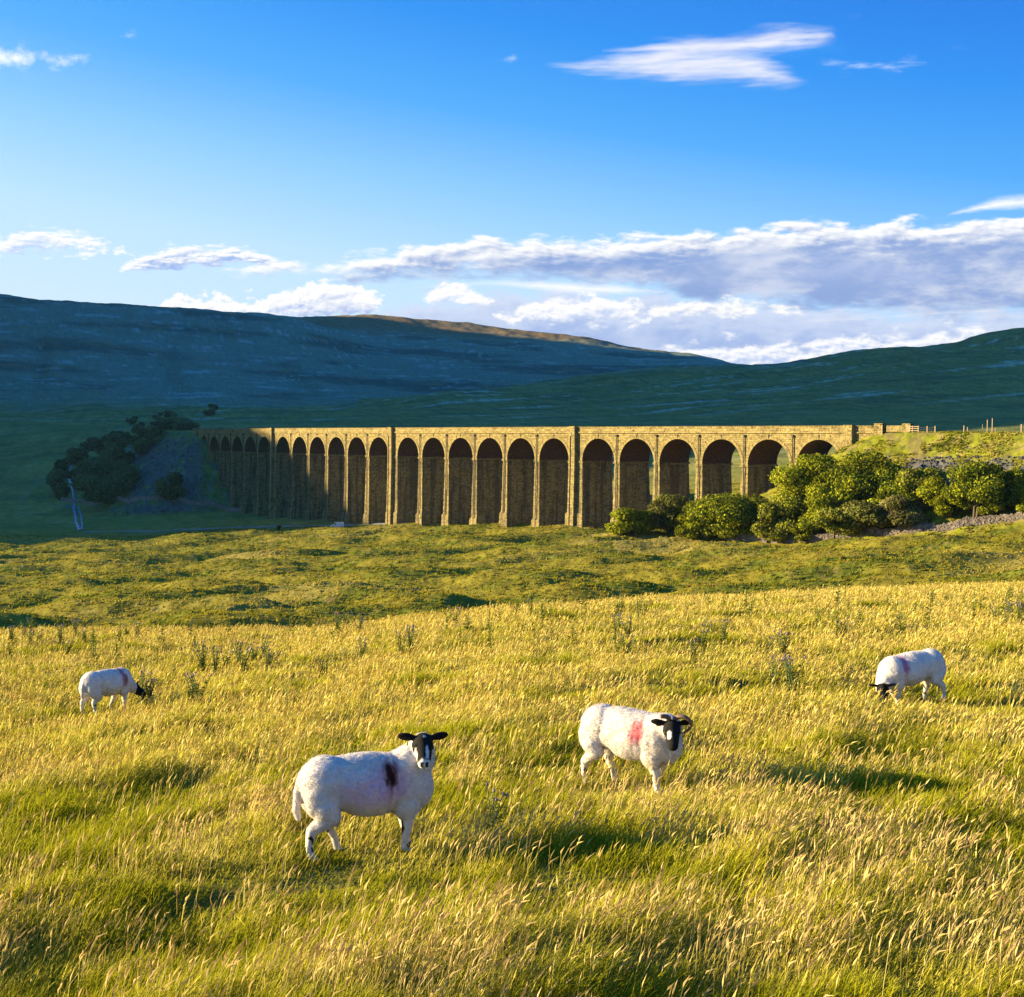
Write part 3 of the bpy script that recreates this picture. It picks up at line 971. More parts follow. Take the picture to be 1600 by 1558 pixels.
def build_viaduct():
    c0 = rail(LEN / 2, 0, 0)
    root = empty('viaduct', (float(c0[0]), float(c0[1]), -34))
    tag(root, 'long golden stone railway viaduct of twenty four tall arches across the valley', 'viaduct')
    inv = Matrix.Translation(-Vector(root.location))

    def part(name, mb, mat, parent=root, smooth=False):
        me = mb.mesh(name, smooth=smooth)
        me.transform(inv)
        return obj(name, me, mat, parent)

    W = WID / 2
    rng = np.random.default_rng(4)
    for i, s in enumerate(POS):
        king = i % 6 == 0
        half = (KW if king else PW) / 2
        P0 = rail(s, -W, 0)
        zb = min(hgt(*rail(s, o, 0)[:2]) for o in (-W, 0, W)) - 3
        zb = max(zb, -44)
        if zb < SPR - 2:
            p = part('king_pier' if king else 'pier', pier_mesh(s, half, zb, 3 + 4.0), M_STONE_P)
        else:
            p = root
        im = MB()
        a, b = half + .28, W + .28
        zz = [SPR, SPR - .5]
        for (q0, q1) in (((-1, -1), (1, -1)), ((1, -1), (1, 1)), ((1, 1), (-1, 1)), ((-1, 1), (-1, -1))):
            Pl = np.stack([[rail(s + q0[0] * a, q0[1] * b, z), rail(s + q1[0] * a, q1[1] * b, z)] for z in zz])
            im.grid(Pl[::-1], np.array([[[s, z], [s + 2 * a, z]] for z in zz])[::-1])
        for z in zz:
            c = [rail(s - a, -b, z), rail(s + a, -b, z), rail(s + a, b, z), rail(s - a, b, z)]
            im.quad(*(c if z == SPR else c[::-1]))
        part('impost', im, M_STONE, p)
        if king and 0 < i < 24 or i in (0, 24):
            # broad pilaster running up to the parapet
            for sgn in (-1, 1):
                hw = 1.3
                so = s - .55
                top, bot = PAR + .12, max(zb, -44)
                zs = np.linspace(top, bot, 30)
                Bo = W + 1.25 + .028 * np.maximum(SPR - zs, 0)
                mbp = MB()
                for (ds0, o0, ds1, o1) in ((-hw, 1, hw, 1), (hw, 1, hw, 0), (-hw, 0, -hw, 1)):
                    oa = np.where(o0 == 1, Bo, W - .3) * sgn; ob = np.where(o1 == 1, Bo, W - .3) * sgn
                    Pl = np.stack([rail(so + ds0, oa, zs), rail(so + ds1, ob, zs)], 1)
                    UV = np.stack([np.stack([0 * zs + s, zs], -1), np.stack([0 * zs + s + abs(ds1 - ds0) + abs(o1 - o0), zs], -1)], 1)
                    mbp.grid(Pl[::-1] if sgn < 0 else Pl, UV[::-1] if sgn < 0 else UV)
                c = [rail(so - hw, sgn * (W + 1.25), top), rail(so + hw, sgn * (W + 1.25), top), rail(so + hw, sgn * (W - .5), top), rail(so - hw, sgn * (W - .5), top)]
                mbp.quad(*c)
                part('pilaster', mbp, M_STONE, root)
        if king and 0 < i < 24:
            zs = np.linspace(STR - .9, zb + 2, 12)
            dp = MB(); dp.tube(rail(np.full(12, s - 1.0), -(W + 1.38 + .028 * np.maximum(SPR - zs, 0)), zs), .10, 6)
            part('drainpipe', dp, M_PIPE)
        if not king:
            zb2 = max(hgt(*rail(s, -W - .3, 0)[:2]) - .5, -44)
            zs = np.linspace(STR - .9, zb2, 12)
            dp = MB()
            dp.tube(rail(np.full(12, s), -(W + .32 + .028 * np.maximum(SPR - zs, 0)), zs), .15, 6)
            dp.box(rail(s, -(W + .28), STR - .7), (.55, .55, .6), float(np.interp(s, _ss, _th)))
            part('drainpipe', dp, M_PIPE)
    # arches
    NA = 28
    for i in range(24):
        sa, sb = POS[i], POS[i + 1]
        ea = sa + (KW if i % 6 == 0 else PW) / 2
        eb = sb - (KW if (i + 1) % 6 == 0 else PW) / 2
        mid, rad = (ea + eb) / 2, (eb - ea) / 2
        rise = CROWN - SPR
        t = np.linspace(math.pi, 0, NA + 1)
        As, Az = mid + rad * np.cos(t), SPR + rise * np.sin(t)
        mb = MB()
        for sgn in (-1, 1):
            o = sgn * W
            lo = np.stack([As, Az], -1)
            cols = np.concatenate([[[sa, SPR], [ea, SPR]], lo[1:-1], [[eb, SPR], [sb, SPR]]])
            rows = np.linspace(0, 1, 6)
            P = np.stack([rail(cols[:, 0], o, cols[:, 1] * (1 - q) + STR * q) for q in rows])
            UV = np.stack([np.stack([cols[:, 0], cols[:, 1] * (1 - q) + STR * q], -1) for q in rows])
            mb.grid(P if sgn < 0 else P[::-1], UV if sgn < 0 else UV[::-1])
        os_ = np.linspace(-W, W, 5)
        P = np.stack([rail(As, o, Az) for o in os_])
        arc = rad * (math.pi - t)
        UV = np.stack([np.stack([0 * arc + o + 40, arc], -1) for o in os_])
        arch = part('arch', mb, M_STONE)
        sf = MB(); sf.grid(P, UV)
        part('soffit', sf, M_SOFFIT, arch)
        rg = MB()
        R1, R2 = 1.0, 1 + .85 / rad
        for sgn in (-1, 1):
            o = sgn * (W + .10)
            ci, so_ = np.cos(t), np.sin(t)
            inn = rail(mid + rad * ci, o, SPR + rise * so_)
            out = rail(mid + rad * R2 * ci, o, SPR + (rise + .85) * so_)
            outb = rail(mid + rad * R2 * ci, sgn * (W - .05), SPR + (rise + .85) * so_)
            innb = rail(mid + rad * ci, sgn * (W - .05), SPR + rise * so_)
            P = np.stack([innb, inn, out, outb])
            UV = np.stack([np.stack([arc * 0 + k, arc * 1.9], -1) for k in (0, .1, .9, 1.0)])
            rg.grid(P if sgn < 0 else P[::-1], UV)
        part('arch_ring', rg, M_STONE_B, arch)
        sl = MB(); sl.box(rail(mid, -(W + .14), CROWN + .75), (.26, .10, 1.0), float(np.interp(mid, _ss, _th)))
        part('drain_slot', sl, M_PIPE, arch)
    # deck, string courses, parapets
    s0, s1 = -6.0, LEN + 9.0
    part('deck', sweep(s0, s1, 4, [(-W + .1, STR - .2), (-W + .1, STR + .1), (W - .1, STR + .1), (W - .1, STR - .2)]), M_STONE_B)
    for sgn in (-1, 1):
        f = lambda pts: [(sgn * o, z) for o, z in pts][::-sgn]
        part('string_course', sweep(s0, s1, 4, f([(W - .2, STR - .001), (W + .38, STR - .001), (W + .38, STR + .36), (W - .2, STR + .36)])), M_STONE_B)
        part('parapet', sweep(s0, s1, 4, f([(W - .45, STR + .36), (W + .08, STR + .36), (W + .08, PAR - .22), (W - .45, PAR - .22)])), M_STONE_B)
        part('coping', sweep(s0, s1, 4, f([(W - .55, PAR - .22), (W + .2, PAR - .22), (W + .2, PAR), (W - .55, PAR)])), M_STONE_B)
        # abutment walls at both ends
        for (a, b) in ((s0, 0.0), (LEN, s1)):
            part('abutment', sweep(a, b, 3, f([(W - 3, -14), (W, -14), (W, STR - .001), (W - 3, STR - .001)])), M_STONE)
        for ps in (s1 - 1.0, s0 + 1.0):
            part('pillar', sweep(ps - 1.2, ps + 1.2, 1.2, f([(W - .9, -7), (W + .8, -7), (W + .8, PAR + .5), (W - .9, PAR + .5)])), M_STONE)
    return root


build_viaduct()
# ------------------------------------------------------------------ grass (nobody could count it: two objects)
def leaf_material(name, trans=.35, rough=.6, spec=.0):
    m = bpy.data.materials.new(name)
    m.use_nodes = True
    nt = m.node_tree
    nt.nodes.clear()
    g = NG(nt)
    a = g.new('ShaderNodeVertexColor', layer_name='Col')
    d = g.new('ShaderNodeBsdfDiffuse')
    t = g.new('ShaderNodeBsdfTranslucent')
    nt.links.new(a.outputs[0], d.inputs[0]); nt.links.new(a.outputs[0], t.inputs[0])
    mx = g.new('ShaderNodeMixShader')
    mx.inputs[0].default_value = trans
    nt.links.new(d.outputs[0], mx.inputs[1]); nt.links.new(t.outputs[0], mx.inputs[2])
    out = g.new('ShaderNodeOutputMaterial')
    nt.links.new(mx.outputs[0], out.inputs['Surface'])
    return m


M_GRASS = leaf_material('grass', .42)
M_STRAW = leaf_material('straw', .42)


def gold_map(x, y):
    """1 where the grass has gone to seed, 0 where it is lush"""
    D = np.hypot(x, y)
    n = fbm(x / 2.6, y / 1.9, 3, 101) + .5 * perlin(x / 7, y / 5, 102)
    n = n - 1.1 * ledge(x, y)[1]
    return sstep(n + .12 + .34 * sstep(D, 10, 20), -.45, .55)


def blades(P, h, w, yaw, lean_dir, lean, bend, levels=(0, .45, .8, 1.0), prof=(1, .85, .55, 0)):
    """returns vertices (N, 2L-1, 3) and face pattern of tapering curved blades"""
    N = len(P)
    wx, wy = np.cos(yaw), np.sin(yaw)
    lx, ly = np.cos(lean_dir), np.sin(lean_dir)
    V = []
    for t, p in zip(levels, prof):
        off = h * (lean * t + bend * t * t)
        zz = h * (t - .45 * bend * t * t - .25 * lean * t * t)
        c = np.stack([P[:, 0] + lx * off, P[:, 1] + ly * off, P[:, 2] + zz], -1)
        s = np.stack([wx * w * p / 2, wy * w * p / 2, 0 * w], -1)
        if p > 0:
            V += [c - s, c + s]
        else:
            V += [c]
    V = np.stack(V, 1)
    k = V.shape[1]
    quads = [[2 * i, 2 * i + 1, 2 * i + 3, 2 * i + 2] for i in range(len(levels) - 2)]
    tri = [[k - 3, k - 2, k - 1]]
    base = (np.arange(N) * k)[:, None, None]
    return V, (base + np.array(quads)[None]).reshape(-1, 4), (base + np.array(tri)[None]).reshape(-1, 3)


def scatter(rng, n0, p, d0, d1, half=27.5):
    """points in the field of view, density n0*(8/D)^p per square metre"""
    th = 2 * math.radians(half)
    dd = np.linspace(d0, d1, 800)
    pdf = dd * n0 * (8 / dd) ** p * th
    cdf = np.concatenate([[0], np.cumsum((pdf[1:] + pdf[:-1]) / 2 * np.diff(dd))])
    N = int(cdf[-1])
    D = np.interp(rng.random(N) * cdf[-1], cdf, dd)
    a = (rng.random(N) - .5) * th
    return D * np.sin(a), D * np.cos(a), D


def near_sheep(x, y):
    k = np.zeros(len(x))
    heads = [ANCH[2] + np.array([-.50, -.25, 0]), ANCH[2] + np.array([-.45, -.9, 0]), ANCH[2] + np.array([.1, -.7, 0]), ANCH[3] + np.array([.1, -.7, 0])]
    for a in ANCH + heads:
        k = np.maximum(k, np.exp(-(((x - a[0]) / .85) ** 2 + ((y - a[1] + .55) / (.55 + .035 * a[1])) ** 2)))
    return k


def build_grass():
    rng = np.random.default_rng(11)
    # --- lush leaf blades
    x, y, D = scatter(rng, 2700, 1.22, 5.2, 66)
    z = terrain(x, y)
    gm = gold_map(x, y)
    N = len(x)
    tall = .78 + .6 * fbm(x / .7, y / .6, 2, 111) + .35 * perlin(x / 3, y / 3, 112)
    h = rng.uniform(.09, .22, N) * np.clip(tall, .35, 1.6) * (1 + .25 * gm)
    h = h * (1 - .38 * near_sheep(x, y))
    w = .0062 * (D / 8) ** .62 * rng.uniform(.7, 1.4, N)
    V, q, t = blades(np.stack([x, y, z - .02], -1), h, w, rng.uniform(0, math.pi, N), rng.normal(-.15, .75, N), rng.uniform(.05, .5, N), rng.uniform(.05, .5, N))
    lush = np.array([.285, .285, .012]); olive = np.array([.40, .375, .022]); straw = np.array([.64, .55, .10])
    mixv = np.clip(gm * .72 + rng.normal(0, .24, N), 0, 1)
    c = lush * (1 - mixv[:, None]) + np.where(mixv[:, None] > .62, straw, olive) * mixv[:, None]
    c = c * rng.uniform(.7, 1.25, N)[:, None]
    c[:, 0] += rng.normal(0, .012, N)
    k = V.shape[1]
    C = np.repeat(np.clip(c, .01, 1)[:, None], k, 1)
    C[:, -1] = C[:, -1] * .7 + straw * .3
    me = make_mesh('grass', V.reshape(-1, 3), [q, t], col=C.reshape(-1, 3))
    tag(obj('grass', me, M_GRASS), kind='stuff')
    # --- stalks gone to seed, bent over by the wind
    x, y, D = scatter(rng, 430, .82, 5.0, 72)
    cl = np.where(D < 16, perlin(x / .55, y / .55, 131), perlin(x / 1.5, y / 1.1, 132))
    cl = .25 + .95 * sstep(cl + .35 * perlin(x / 1.7, y / 1.3, 133), -.35, .35)
    keep = rng.random(len(x)) < cl * (.08 + .92 * gold_map(x, y) ** 1.5) * (1 - .9 * near_sheep(x, y))
    x, y, D = x[keep], y[keep], D[keep]
    z = terrain(x, y)
    N = len(x)
    h = rng.uniform(.13, .32, N) * np.where(rng.random(N) < .05, 1.45, 1.0) * (.85 + .3 * perlin(x / 2.2, y / 2.2, 121)) * np.interp(D, [5, 20, 40], [1, .9, .9])
    w = .0032 * (D / 8) ** .75 * rng.uniform(.8, 1.3, N)
    ld = rng.normal(-.15, .65, N)
    lean = rng.uniform(.0, .26, N); bend = rng.uniform(.02, .26, N)
    V, q, t = blades(np.stack([x, y, z], -1), h, w, rng.uniform(0, math.pi, N), ld, lean, bend, (0, .5, 1.0, 1.0001), (1, .9, .8, 0))
    dry = np.array([.68, .56, .13]); pale = np.array([.76, .64, .25]); red = np.array([.56, .41, .12])
    u = rng.random(N)[:, None]
    c = np.where(u < .5, dry, np.where(u < .8, pale, red)) * rng.uniform(.75, 1.15, N)[:, None]
    k1 = V.shape[1]
    tip = V[:, -1]
    # seed head: a drooping spindle of two joints
    hl = rng.uniform(.055, .11, N) * (D / 8) ** .12
    hw = rng.uniform(.0034, .0072, N) * (D / 8) ** .42
    lx, ly = np.cos(ld), np.sin(ld)
    s = lean + 2 * bend
    d1 = np.stack([lx * s, ly * s, 1 - .9 * bend], -1); d1 /= np.linalg.norm(d1, axis=1)[:, None]
    droop = rng.uniform(.0, .42, N)[:, None]
    d2 = d1 + np.stack([lx * .8, ly * .8, -0 * lx - 1], -1) * droop; d2 /= np.linalg.norm(d2, axis=1)[:, None]
    m1 = tip + d1 * hl[:, None] * .40
    end = m1 + d2 * hl[:, None] * .75
    side = np.stack([-ly, lx, 0 * lx], -1)
    up = np.cross(d1, side)
    H = [tip]
    for a in (0, 2.094, 4.189):
        H.append(m1 + hw[:, None] * (math.cos(a) * side + math.sin(a) * up))
    H.append(end)
    H = np.stack(H, 1)
    pat = np.array([[0, 2, 1], [0, 3, 2], [0, 1, 3], [4, 1, 2], [4, 2, 3], [4, 3, 1]])
    off = N * k1
    ht = (off + (np.arange(N) * 5)[:, None, None] + pat[None]).reshape(-1, 3)
    kk = .6 * (1 - sstep(D, 9, 17))[:, None]
    hc = np.clip((c * (1 - kk) + np.array([.60, .46, .25]) * kk) * rng.uniform(.85, 1.2, N)[:, None], 0, .8)
    C = np.concatenate([np.repeat(c[:, None] * .92, k1, 1).reshape(-1, 3), np.repeat(hc[:, None], 5, 1).reshape(-1, 3)])
    me = make_mesh('seeding_grass', np.concatenate([V.reshape(-1, 3), H.reshape(-1, 3)]), [q, np.concatenate([t, ht])], col=C)
    tag(obj('seeding_grass', me, M_STRAW), kind='stuff')
    # --- rough moor grass of the valley floor: small leaning tufts
    x, y, D = scatter(rng, 42, 1.05, 95, 520, 28)
    xb, yb, Db = scatter(rng, 170, 1.05, 265, 345, 24)
    eb = terrain(xb, yb, True)[1]
    kb = (eb > .3) & (xb > 0)
    x, y, D = np.concatenate([x, xb[kb]]), np.concatenate([y, yb[kb]]), np.concatenate([D, Db[kb]])
    z, e, DD, _ = terrain(x, y, True)
    grassy = fbm(x / 9 + 5, y / 9, 4, 71) + .4 * fbm(x / 2.5, y / 2.5, 2, 72) < -.05
    keep = (e < -1) | grassy
    x, y, z, D = x[keep], y[keep], z[keep], D[keep]
    n1 = fbm(x / 14, y / 9, 4, 61); n2 = fbm(x / 60, y / 45, 4, 62)
    N = len(x)
    rep = 3
    X = np.repeat(x, rep) + rng.normal(0, .25, N * rep); Y = np.repeat(y, rep) + rng.normal(0, .25, N * rep); Z = np.repeat(z, rep)
    h = np.repeat(rng.uniform(.2, .5, N) * (1 + .5 * np.clip(n1, -1, 1)), rep) * rng.uniform(.7, 1.2, N * rep)
    w = np.repeat(.14 + D * .0007, rep)
    V, q, t = blades(np.stack([X, Y, Z - .05], -1), h, w, rng.uniform(0, math.pi, N * rep), rng.normal(-.2, 1.0, N * rep), rng.uniform(.1, .8, N * rep), rng.uniform(0, .5, N * rep), (0, .6, 1.0), (1, .7, 0))
    A = np.array([.25, .215, .018]); B = np.array([.145, .155, .012]); G = np.array([.38, .31, .065]); Rr = np.array([.26, .15, .05])
    c = mixc(np.tile(A, (N, 1)), B, sstep(n1, -.1, .5))
    c = mixc(c, G, sstep(n2, .1, .7) * .7)
    c = np.where((rng.random(N) < .025)[:, None], Rr, c) * rng.uniform(.82, 1.18, N)[:, None]
    C = np.repeat(np.repeat(c, rep, 0)[:, None], V.shape[1], 1)
    me = make_mesh('moor_grass', V.reshape(-1, 3), [q, t], col=C.reshape(-1, 3))
    tag(obj('moor_grass', me, M_GRASS), kind='stuff')


build_grass()
# ------------------------------------------------------------------ sheep
def _ico():
    bm = bmesh.new()
    bmesh.ops.create_icosphere(bm, subdivisions=3, radius=1)
    v = np.array([x.co[:] for x in bm.verts]); f = np.array([[y.index for y in x.verts] for x in bm.faces])
    bm.free()
    return v, f


ICO_V, ICO_F = _ico()


def unit(v):
    v = np.asarray(v, float)
    return v / np.linalg.norm(v)


class Flesh:
    """overlapping rounded masses that are then fused into one skin"""

    def __init__(self): self.mb, self.prim = MB(), []

    def ell(self, c, r, axes=None):
        A = np.eye(3) if axes is None else np.stack([unit(a) for a in axes])
        self.prim.append((np.asarray(c, float), np.asarray(r, float), A))
        self.mb.put((ICO_V * np.asarray(r)) @ A + np.asarray(c), tris=ICO_F)

    def limb(self, pts):
        """pts: (x, y, z, r) joints of a tapering limb"""
        pts = np.asarray(pts, float)
        P, r = pts[:, :3], pts[:, 3]
        t = np.linspace(0, len(P) - 1, (len(P) - 1) * 7 + 1)
        for k in t:
            i = min(int(k), len(P) - 2); u = k - i
            self.ell(P[i] * (1 - u) + P[i + 1] * u, [r[i] * (1 - u) + r[i + 1] * u] * 3)

    def skin(self, voxel, smooth):
        me = self.mb.mesh('tmp')
        o = bpy.data.objects.new('tmp', me)
        COL.objects.link(o)
        m = o.modifiers.new('r', 'REMESH'); m.mode = 'VOXEL'; m.voxel_size = voxel; m.use_smooth_shade = True
        s = o.modifiers.new('s', 'SMOOTH'); s.factor = .5; s.iterations = smooth
        dg = bpy.context.evaluated_depsgraph_get()
        out = bpy.data.meshes.new_from_object(o.evaluated_get(dg))
        bpy.data.objects.remove(o)
        bpy.data.meshes.remove(me)
        n = len(out.vertices)
        v = np.empty(n * 3, np.float32); out.vertices.foreach_get('co', v); v = v.reshape(-1, 3)
        nr = np.empty(n * 3, np.float32); out.vertices.foreach_get('normal', nr); nr = nr.reshape(-1, 3)
        f = np.array([p.vertices[:] for p in out.polygons])
        bpy.data.meshes.remove(out)
        return v, nr, f


def wool_material():
    m = bpy.data.materials.new('wool')
    m.use_nodes = True
    nt = m.node_tree
    nt.nodes.clear()
    g = NG(nt)
    a = g.new('ShaderNodeVertexColor', layer_name='Col')
    tc = g.new('ShaderNodeTexCoord')
    n = g.noise(tc.outputs['Object'], 55, 4, .7)
    n2 = g.noise(tc.outputs['Object'], 9, 4, .6)
    k = g.add(.55, g.add(g.mul(n, .5), g.mul(n2, .4)))
    c = g.mix(1.0, a.outputs[0], g.xyz(k, k, k), 'MULTIPLY')
    d = g.new('ShaderNodeBsdfPrincipled')
    d.inputs['Roughness'].default_value = .9
    d.inputs['Specular IOR Level'].default_value = .15
    nt.links.new(c, d.inputs['Base Color'])
    bp = g.new('ShaderNodeBump')
    bp.inputs['Strength'].default_value = .6
    bp.inputs['Distance'].default_value = .006
    nt.links.new(n, bp.inputs['Height'])
    nt.links.new(bp.outputs[0], d.inputs['Normal'])
    out = g.new('ShaderNodeOutputMaterial')
    nt.links.new(d.outputs[0], out.inputs['Surface'])
    return m


M_WOOL = wool_material()
M_FLEECE = leaf_material('fleece', .25)
M_EYE = plain_material('eye', (.02, .015, .01), .12, spec=.6)
M_HORN = plain_material('horn', (.16, .10, .075), .6, scale=30)
M_TAG = plain_material('ear_tag', (.75, .62, .05), .5)


def make_sheep(i, label, heading, neck, head, face, legs, marks_and_shade, horns=False, tuft=26000, voxel=.0085, seed=0, white=None, shag=1.0, hs=1.1, pitch=0.0):
    """heading in degrees (0 = to the right of the picture), everything else in the animal's own frame, metres"""
    rng = np.random.default_rng(seed + 40)
    P = ANCH[i]
    root = empty('sheep', tuple(P), math.radians(heading))
    root.rotation_euler[1] = pitch
    tag(root, label, 'sheep', 'sheep in the meadow')
    ch, sh = math.cos(math.radians(heading)), math.sin(math.radians(heading))

    def gz(x, y):
        return hgt(P[0] + ch * x - sh * y, P[1] + sh * x + ch * y) - P[2]
    fl = Flesh()
    body = [((0, 0, .525), (.46, .20, .205)), ((-.31, 0, .545), (.20, .19, .20)), ((.04, 0, .482), (.30, .215, .20)), ((.27, 0, .50), (.22, .195, .225)), ((.36, 0, .46), (.14, .15, .17)),
            ((-.345, .10, .47), (.14, .09, .16)), ((-.345, -.10, .47), (.14, .09, .16)), ((.27, .10, .40), (.11, .08, .16)), ((.27, -.10, .40), (.11, .08, .16)), ((-.06, 0, .625), (.40, .145, .115)), ((.10, 0, .62), (.28, .13, .11))]
    for c, r in body: fl.ell(c, r)
    fl.limb([(-.46, 0, .62, .042), (-.505, 0, .50, .036), (-.515, 0, .38, .028), (-.505, 0, .32, .018)])       # tail
    fl.limb(neck)
    # legs: (hip/shoulder x, y, foot x, kind, bend)
    feet = []
    for (hx, y, fx, hind) in legs:
        g0 = gz(fx, y) - .01
        if hind:
            J = [(hx - .01, y * .95, .40, .10), (hx + .03, y * 1.05, .33, .072), ((hx * .35 + fx * .65) - .035, y, .235 + g0 * .4, .040), (fx - .015, y, .13 + g0 * .8, .027), (fx, y, .055 + g0, .029), (fx + .022, y, .022 + g0, .032)]
        else:
            J = [(hx, y * .95, .40, .085), (hx + .01, y, .33, .062), ((hx + fx) / 2 + .01, y, .20 + g0 * .4, .040), (fx * .85 + hx * .15, y, .12 + g0 * .8, .027), (fx, y, .055 + g0, .029), (fx + .022, y, .022 + g0, .032)]
        fl.limb(J)
        feet.append((fx, y, g0))
    # head
    hc = np.array(head, float); f = unit(face)                 # the way it looks, in world axes
    f = np.array([f[0] * ch + f[1] * sh, -f[0] * sh + f[1] * ch, f[2]])
    u = unit(np.array([0, 0, 1.0]) - f * f[2]) if abs(f[2]) < .93 else unit(np.array([1.0, 0, 0]) - f * f[0])
    r = np.cross(f, u)
    f, r, u = f * hs, r * hs, u * hs
    n0 = len(fl.prim)
    hd = lambda c, rad, ax: fl.ell(c, np.array(rad) * hs, ax)
    hl = lambda P_: fl.limb([(*q[:3], q[3] * hs) for q in P_])
    hd(hc, (.088, .068, .074), (f, r, u))
    hl([(*(hc + .03 * f), .064), (*(hc + .10 * f - .006 * u), .053), (*(hc + .165 * f - .016 * u), .043)])
    hd(hc + .175 * f - .018 * u, (.036, .041, .035), (f, r, u))
    hl([(*(hc - .035 * u), .05), (*(hc + .08 * f - .048 * u), .036), (*(hc + .16 * f - .045 * u), .026)])
    for s in (-1, 1):
        e = unit(s * r * 1.0 - .12 * f + .10 * u)
        n_ = unit(np.cross(e, f))
        b = np.cross(n_, e)
        c0 = hc - .022 * f + .030 * u
        hd(c0 + e * .112 * hs, (.062, .034, .014), (e, n_, b))
        hd(c0 + e * .062 * hs, (.03, .02, .016), (e, n_, b))
        hd(hc + .052 * f + s * .052 * r + .026 * u, (.024, .014, .018), (f, r, u))        # brow
    v, nr, fc = fl.skin(voxel, 7)
    v = v.astype(float)
    # regions
    rel = v - hc
    lf, lr, lu = rel @ f / hs ** 2, rel @ r / hs ** 2, rel @ u / hs ** 2
    isf = np.zeros(len(v), bool)
    for c_, r_, A_ in fl.prim[n0:]:
        isf |= np.linalg.norm(((v - c_) @ A_.T) / (r_ + .006), axis=1) < 1.03
    isf &= lf > -.052 + .5 * np.maximum(-lu - .02, 0)
    low = np.zeros(len(v), bool)
    for fx, y, g0 in feet:
        low |= (np.hypot(v[:, 0] - fx, v[:, 1] - y) < .17) & (v[:, 2] < .255)
    low |= v[:, 2] < .19
    wool = ~isf & ~low
    # woolly lumps
    fb = fbm(v[:, 0] * 14 + seed, v[:, 2] * 14 + v[:, 1] * 9, 3, 130 + seed)
    fb2 = perlin(v[:, 0] * 6 + v[:, 1] * 5, v[:, 2] * 5, 140 + seed)
    v = v + nr * (np.where(wool, .0035 * fb + .005 * fb2, 0))[:, None]

    def colour(p, wl, lw, fa):
        c = np.tile(np.array([.69, .63, .585]), (len(p), 1))
        d = fbm(p[:, 0] * 7, p[:, 2] * 7 + p[:, 1] * 5, 3, 150 + seed)
        c = c * (1 - .10 * np.clip(d, 0, 1))[:, None]
        c = mixc(c, (.55, .46, .33), sstep(-p[:, 2], -.36, -.27) * .45 * sstep(d, -.6, .4))      # muddy underside
        for (mx, side, mz, rx, rz, mc, k) in marks_and_shade:
            dd = np.hypot((p[:, 0] - mx) / rx, (p[:, 2] - mz) / rz) + .32 * fbm(p[:, 0] * 30, p[:, 2] * 16, 3, 160)
            on = sstep(-dd, -1.35, -.45) * ((p[:, 1] * side > -.02) if side else 1)
            c = mixc(c, mc, on * k)
        leg = np.tile(np.array([.66, .60, .52]), (len(p), 1))
        sp = perlin(p[:, 0] * 24 + 3, p[:, 2] * 19 + p[:, 1] * 17, 170 + seed)
        leg = mixc(leg, (.025, .02, .018), sstep(sp, .40, .52))
        leg = mixc(leg, (.03, .027, .025), sstep(-p[:, 2] + np.interp(0, [0], [0]), -.035, -.02))
        c[lw] = leg[lw]
        c[fa] = (.012, .011, .011)
        return c
    col = colour(v, wool, low, isf)
    hoof = np.zeros(len(v), bool)
    for fx, y, g0 in feet:
        hoof |= (np.hypot(v[:, 0] - fx, v[:, 1] - y) < .08) & (v[:, 2] < g0 + .035)
    col[hoof] = (.035, .03, .027)
    if white is not None:
        for (a0, b0, c0, ra, rb, rc, k) in white:            # pale patches of the face: along f, r, u
            dd = np.sqrt(((lf - a0) / ra) ** 2 + ((lr - b0) / rb) ** 2 + ((lu - c0) / rc) ** 2) + .25 * perlin(lf * 60, lr * 60 + lu * 40, 180)
            on = sstep(-dd, -1.1, -.8) * isf
            col = mixc(col, (.60, .57, .53), on * k)
        nost = (lf > .188) & (np.abs(np.abs(lr) - .016) < .010) & (np.abs(lu + .005) < .014) & isf
        col[nost] = (.012, .011, .011)
        mouth = (lf > .15) & (np.abs(lu + .046) < .005) & isf
        col[mouth] = (.015, .012, .012)
    me = make_mesh('body', v, fc, col=col, smooth=True)
    obj('body', me, M_WOOL, root)
    for s in (-1, 1):
        e = MB()
        e.put(ICO_V * .0135 + (hc + .058 * f + s * .0585 * r + .018 * u), tris=ICO_F)
        obj('eye', e.mesh('eye', smooth=True), M_EYE, root)
    # fleece: short locks all over the woolly part
    tri = np.concatenate([fc[:, [0, 1, 2]], fc[:, [0, 2, 3]]])
    tri = tri[wool[tri].all(1)]
    ar = np.linalg.norm(np.cross(v[tri[:, 1]] - v[tri[:, 0]], v[tri[:, 2]] - v[tri[:, 0]]), axis=1)
    pick = rng.choice(len(tri), tuft, p=ar / ar.sum())
    b1, b2 = rng.random(tuft), rng.random(tuft)
    fl_ = b1 + b2 > 1
    b1[fl_], b2[fl_] = 1 - b1[fl_], 1 - b2[fl_]
    T = tri[pick]
    p = v[T[:, 0]] + (v[T[:, 1]] - v[T[:, 0]]) * b1[:, None] + (v[T[:, 2]] - v[T[:, 0]]) * b2[:, None]
    nn = nr[T[:, 0]].astype(float)
    flow = np.array([-.25, 0, -.6])
    d = nn * rng.uniform(.45, 1.0, tuft)[:, None] + flow * rng.uniform(.4, 1.1, tuft)[:, None] + rng.normal(0, .22, (tuft, 3))
    d /= np.linalg.norm(d, axis=1)[:, None]
    L = rng.uniform(.005, .011, tuft)[:, None] * shag
    sd = np.cross(d, nn + rng.normal(0, .3, (tuft, 3))); sd /= np.linalg.norm(sd, axis=1)[:, None] + 1e-9
    wd = rng.uniform(.0016, .0034, tuft)[:, None] * (1.0 if tuft > 20000 else 1.7)
    q0, q1, q2 = p - sd * wd - nn * .004, p + sd * wd - nn * .004, p + d * L
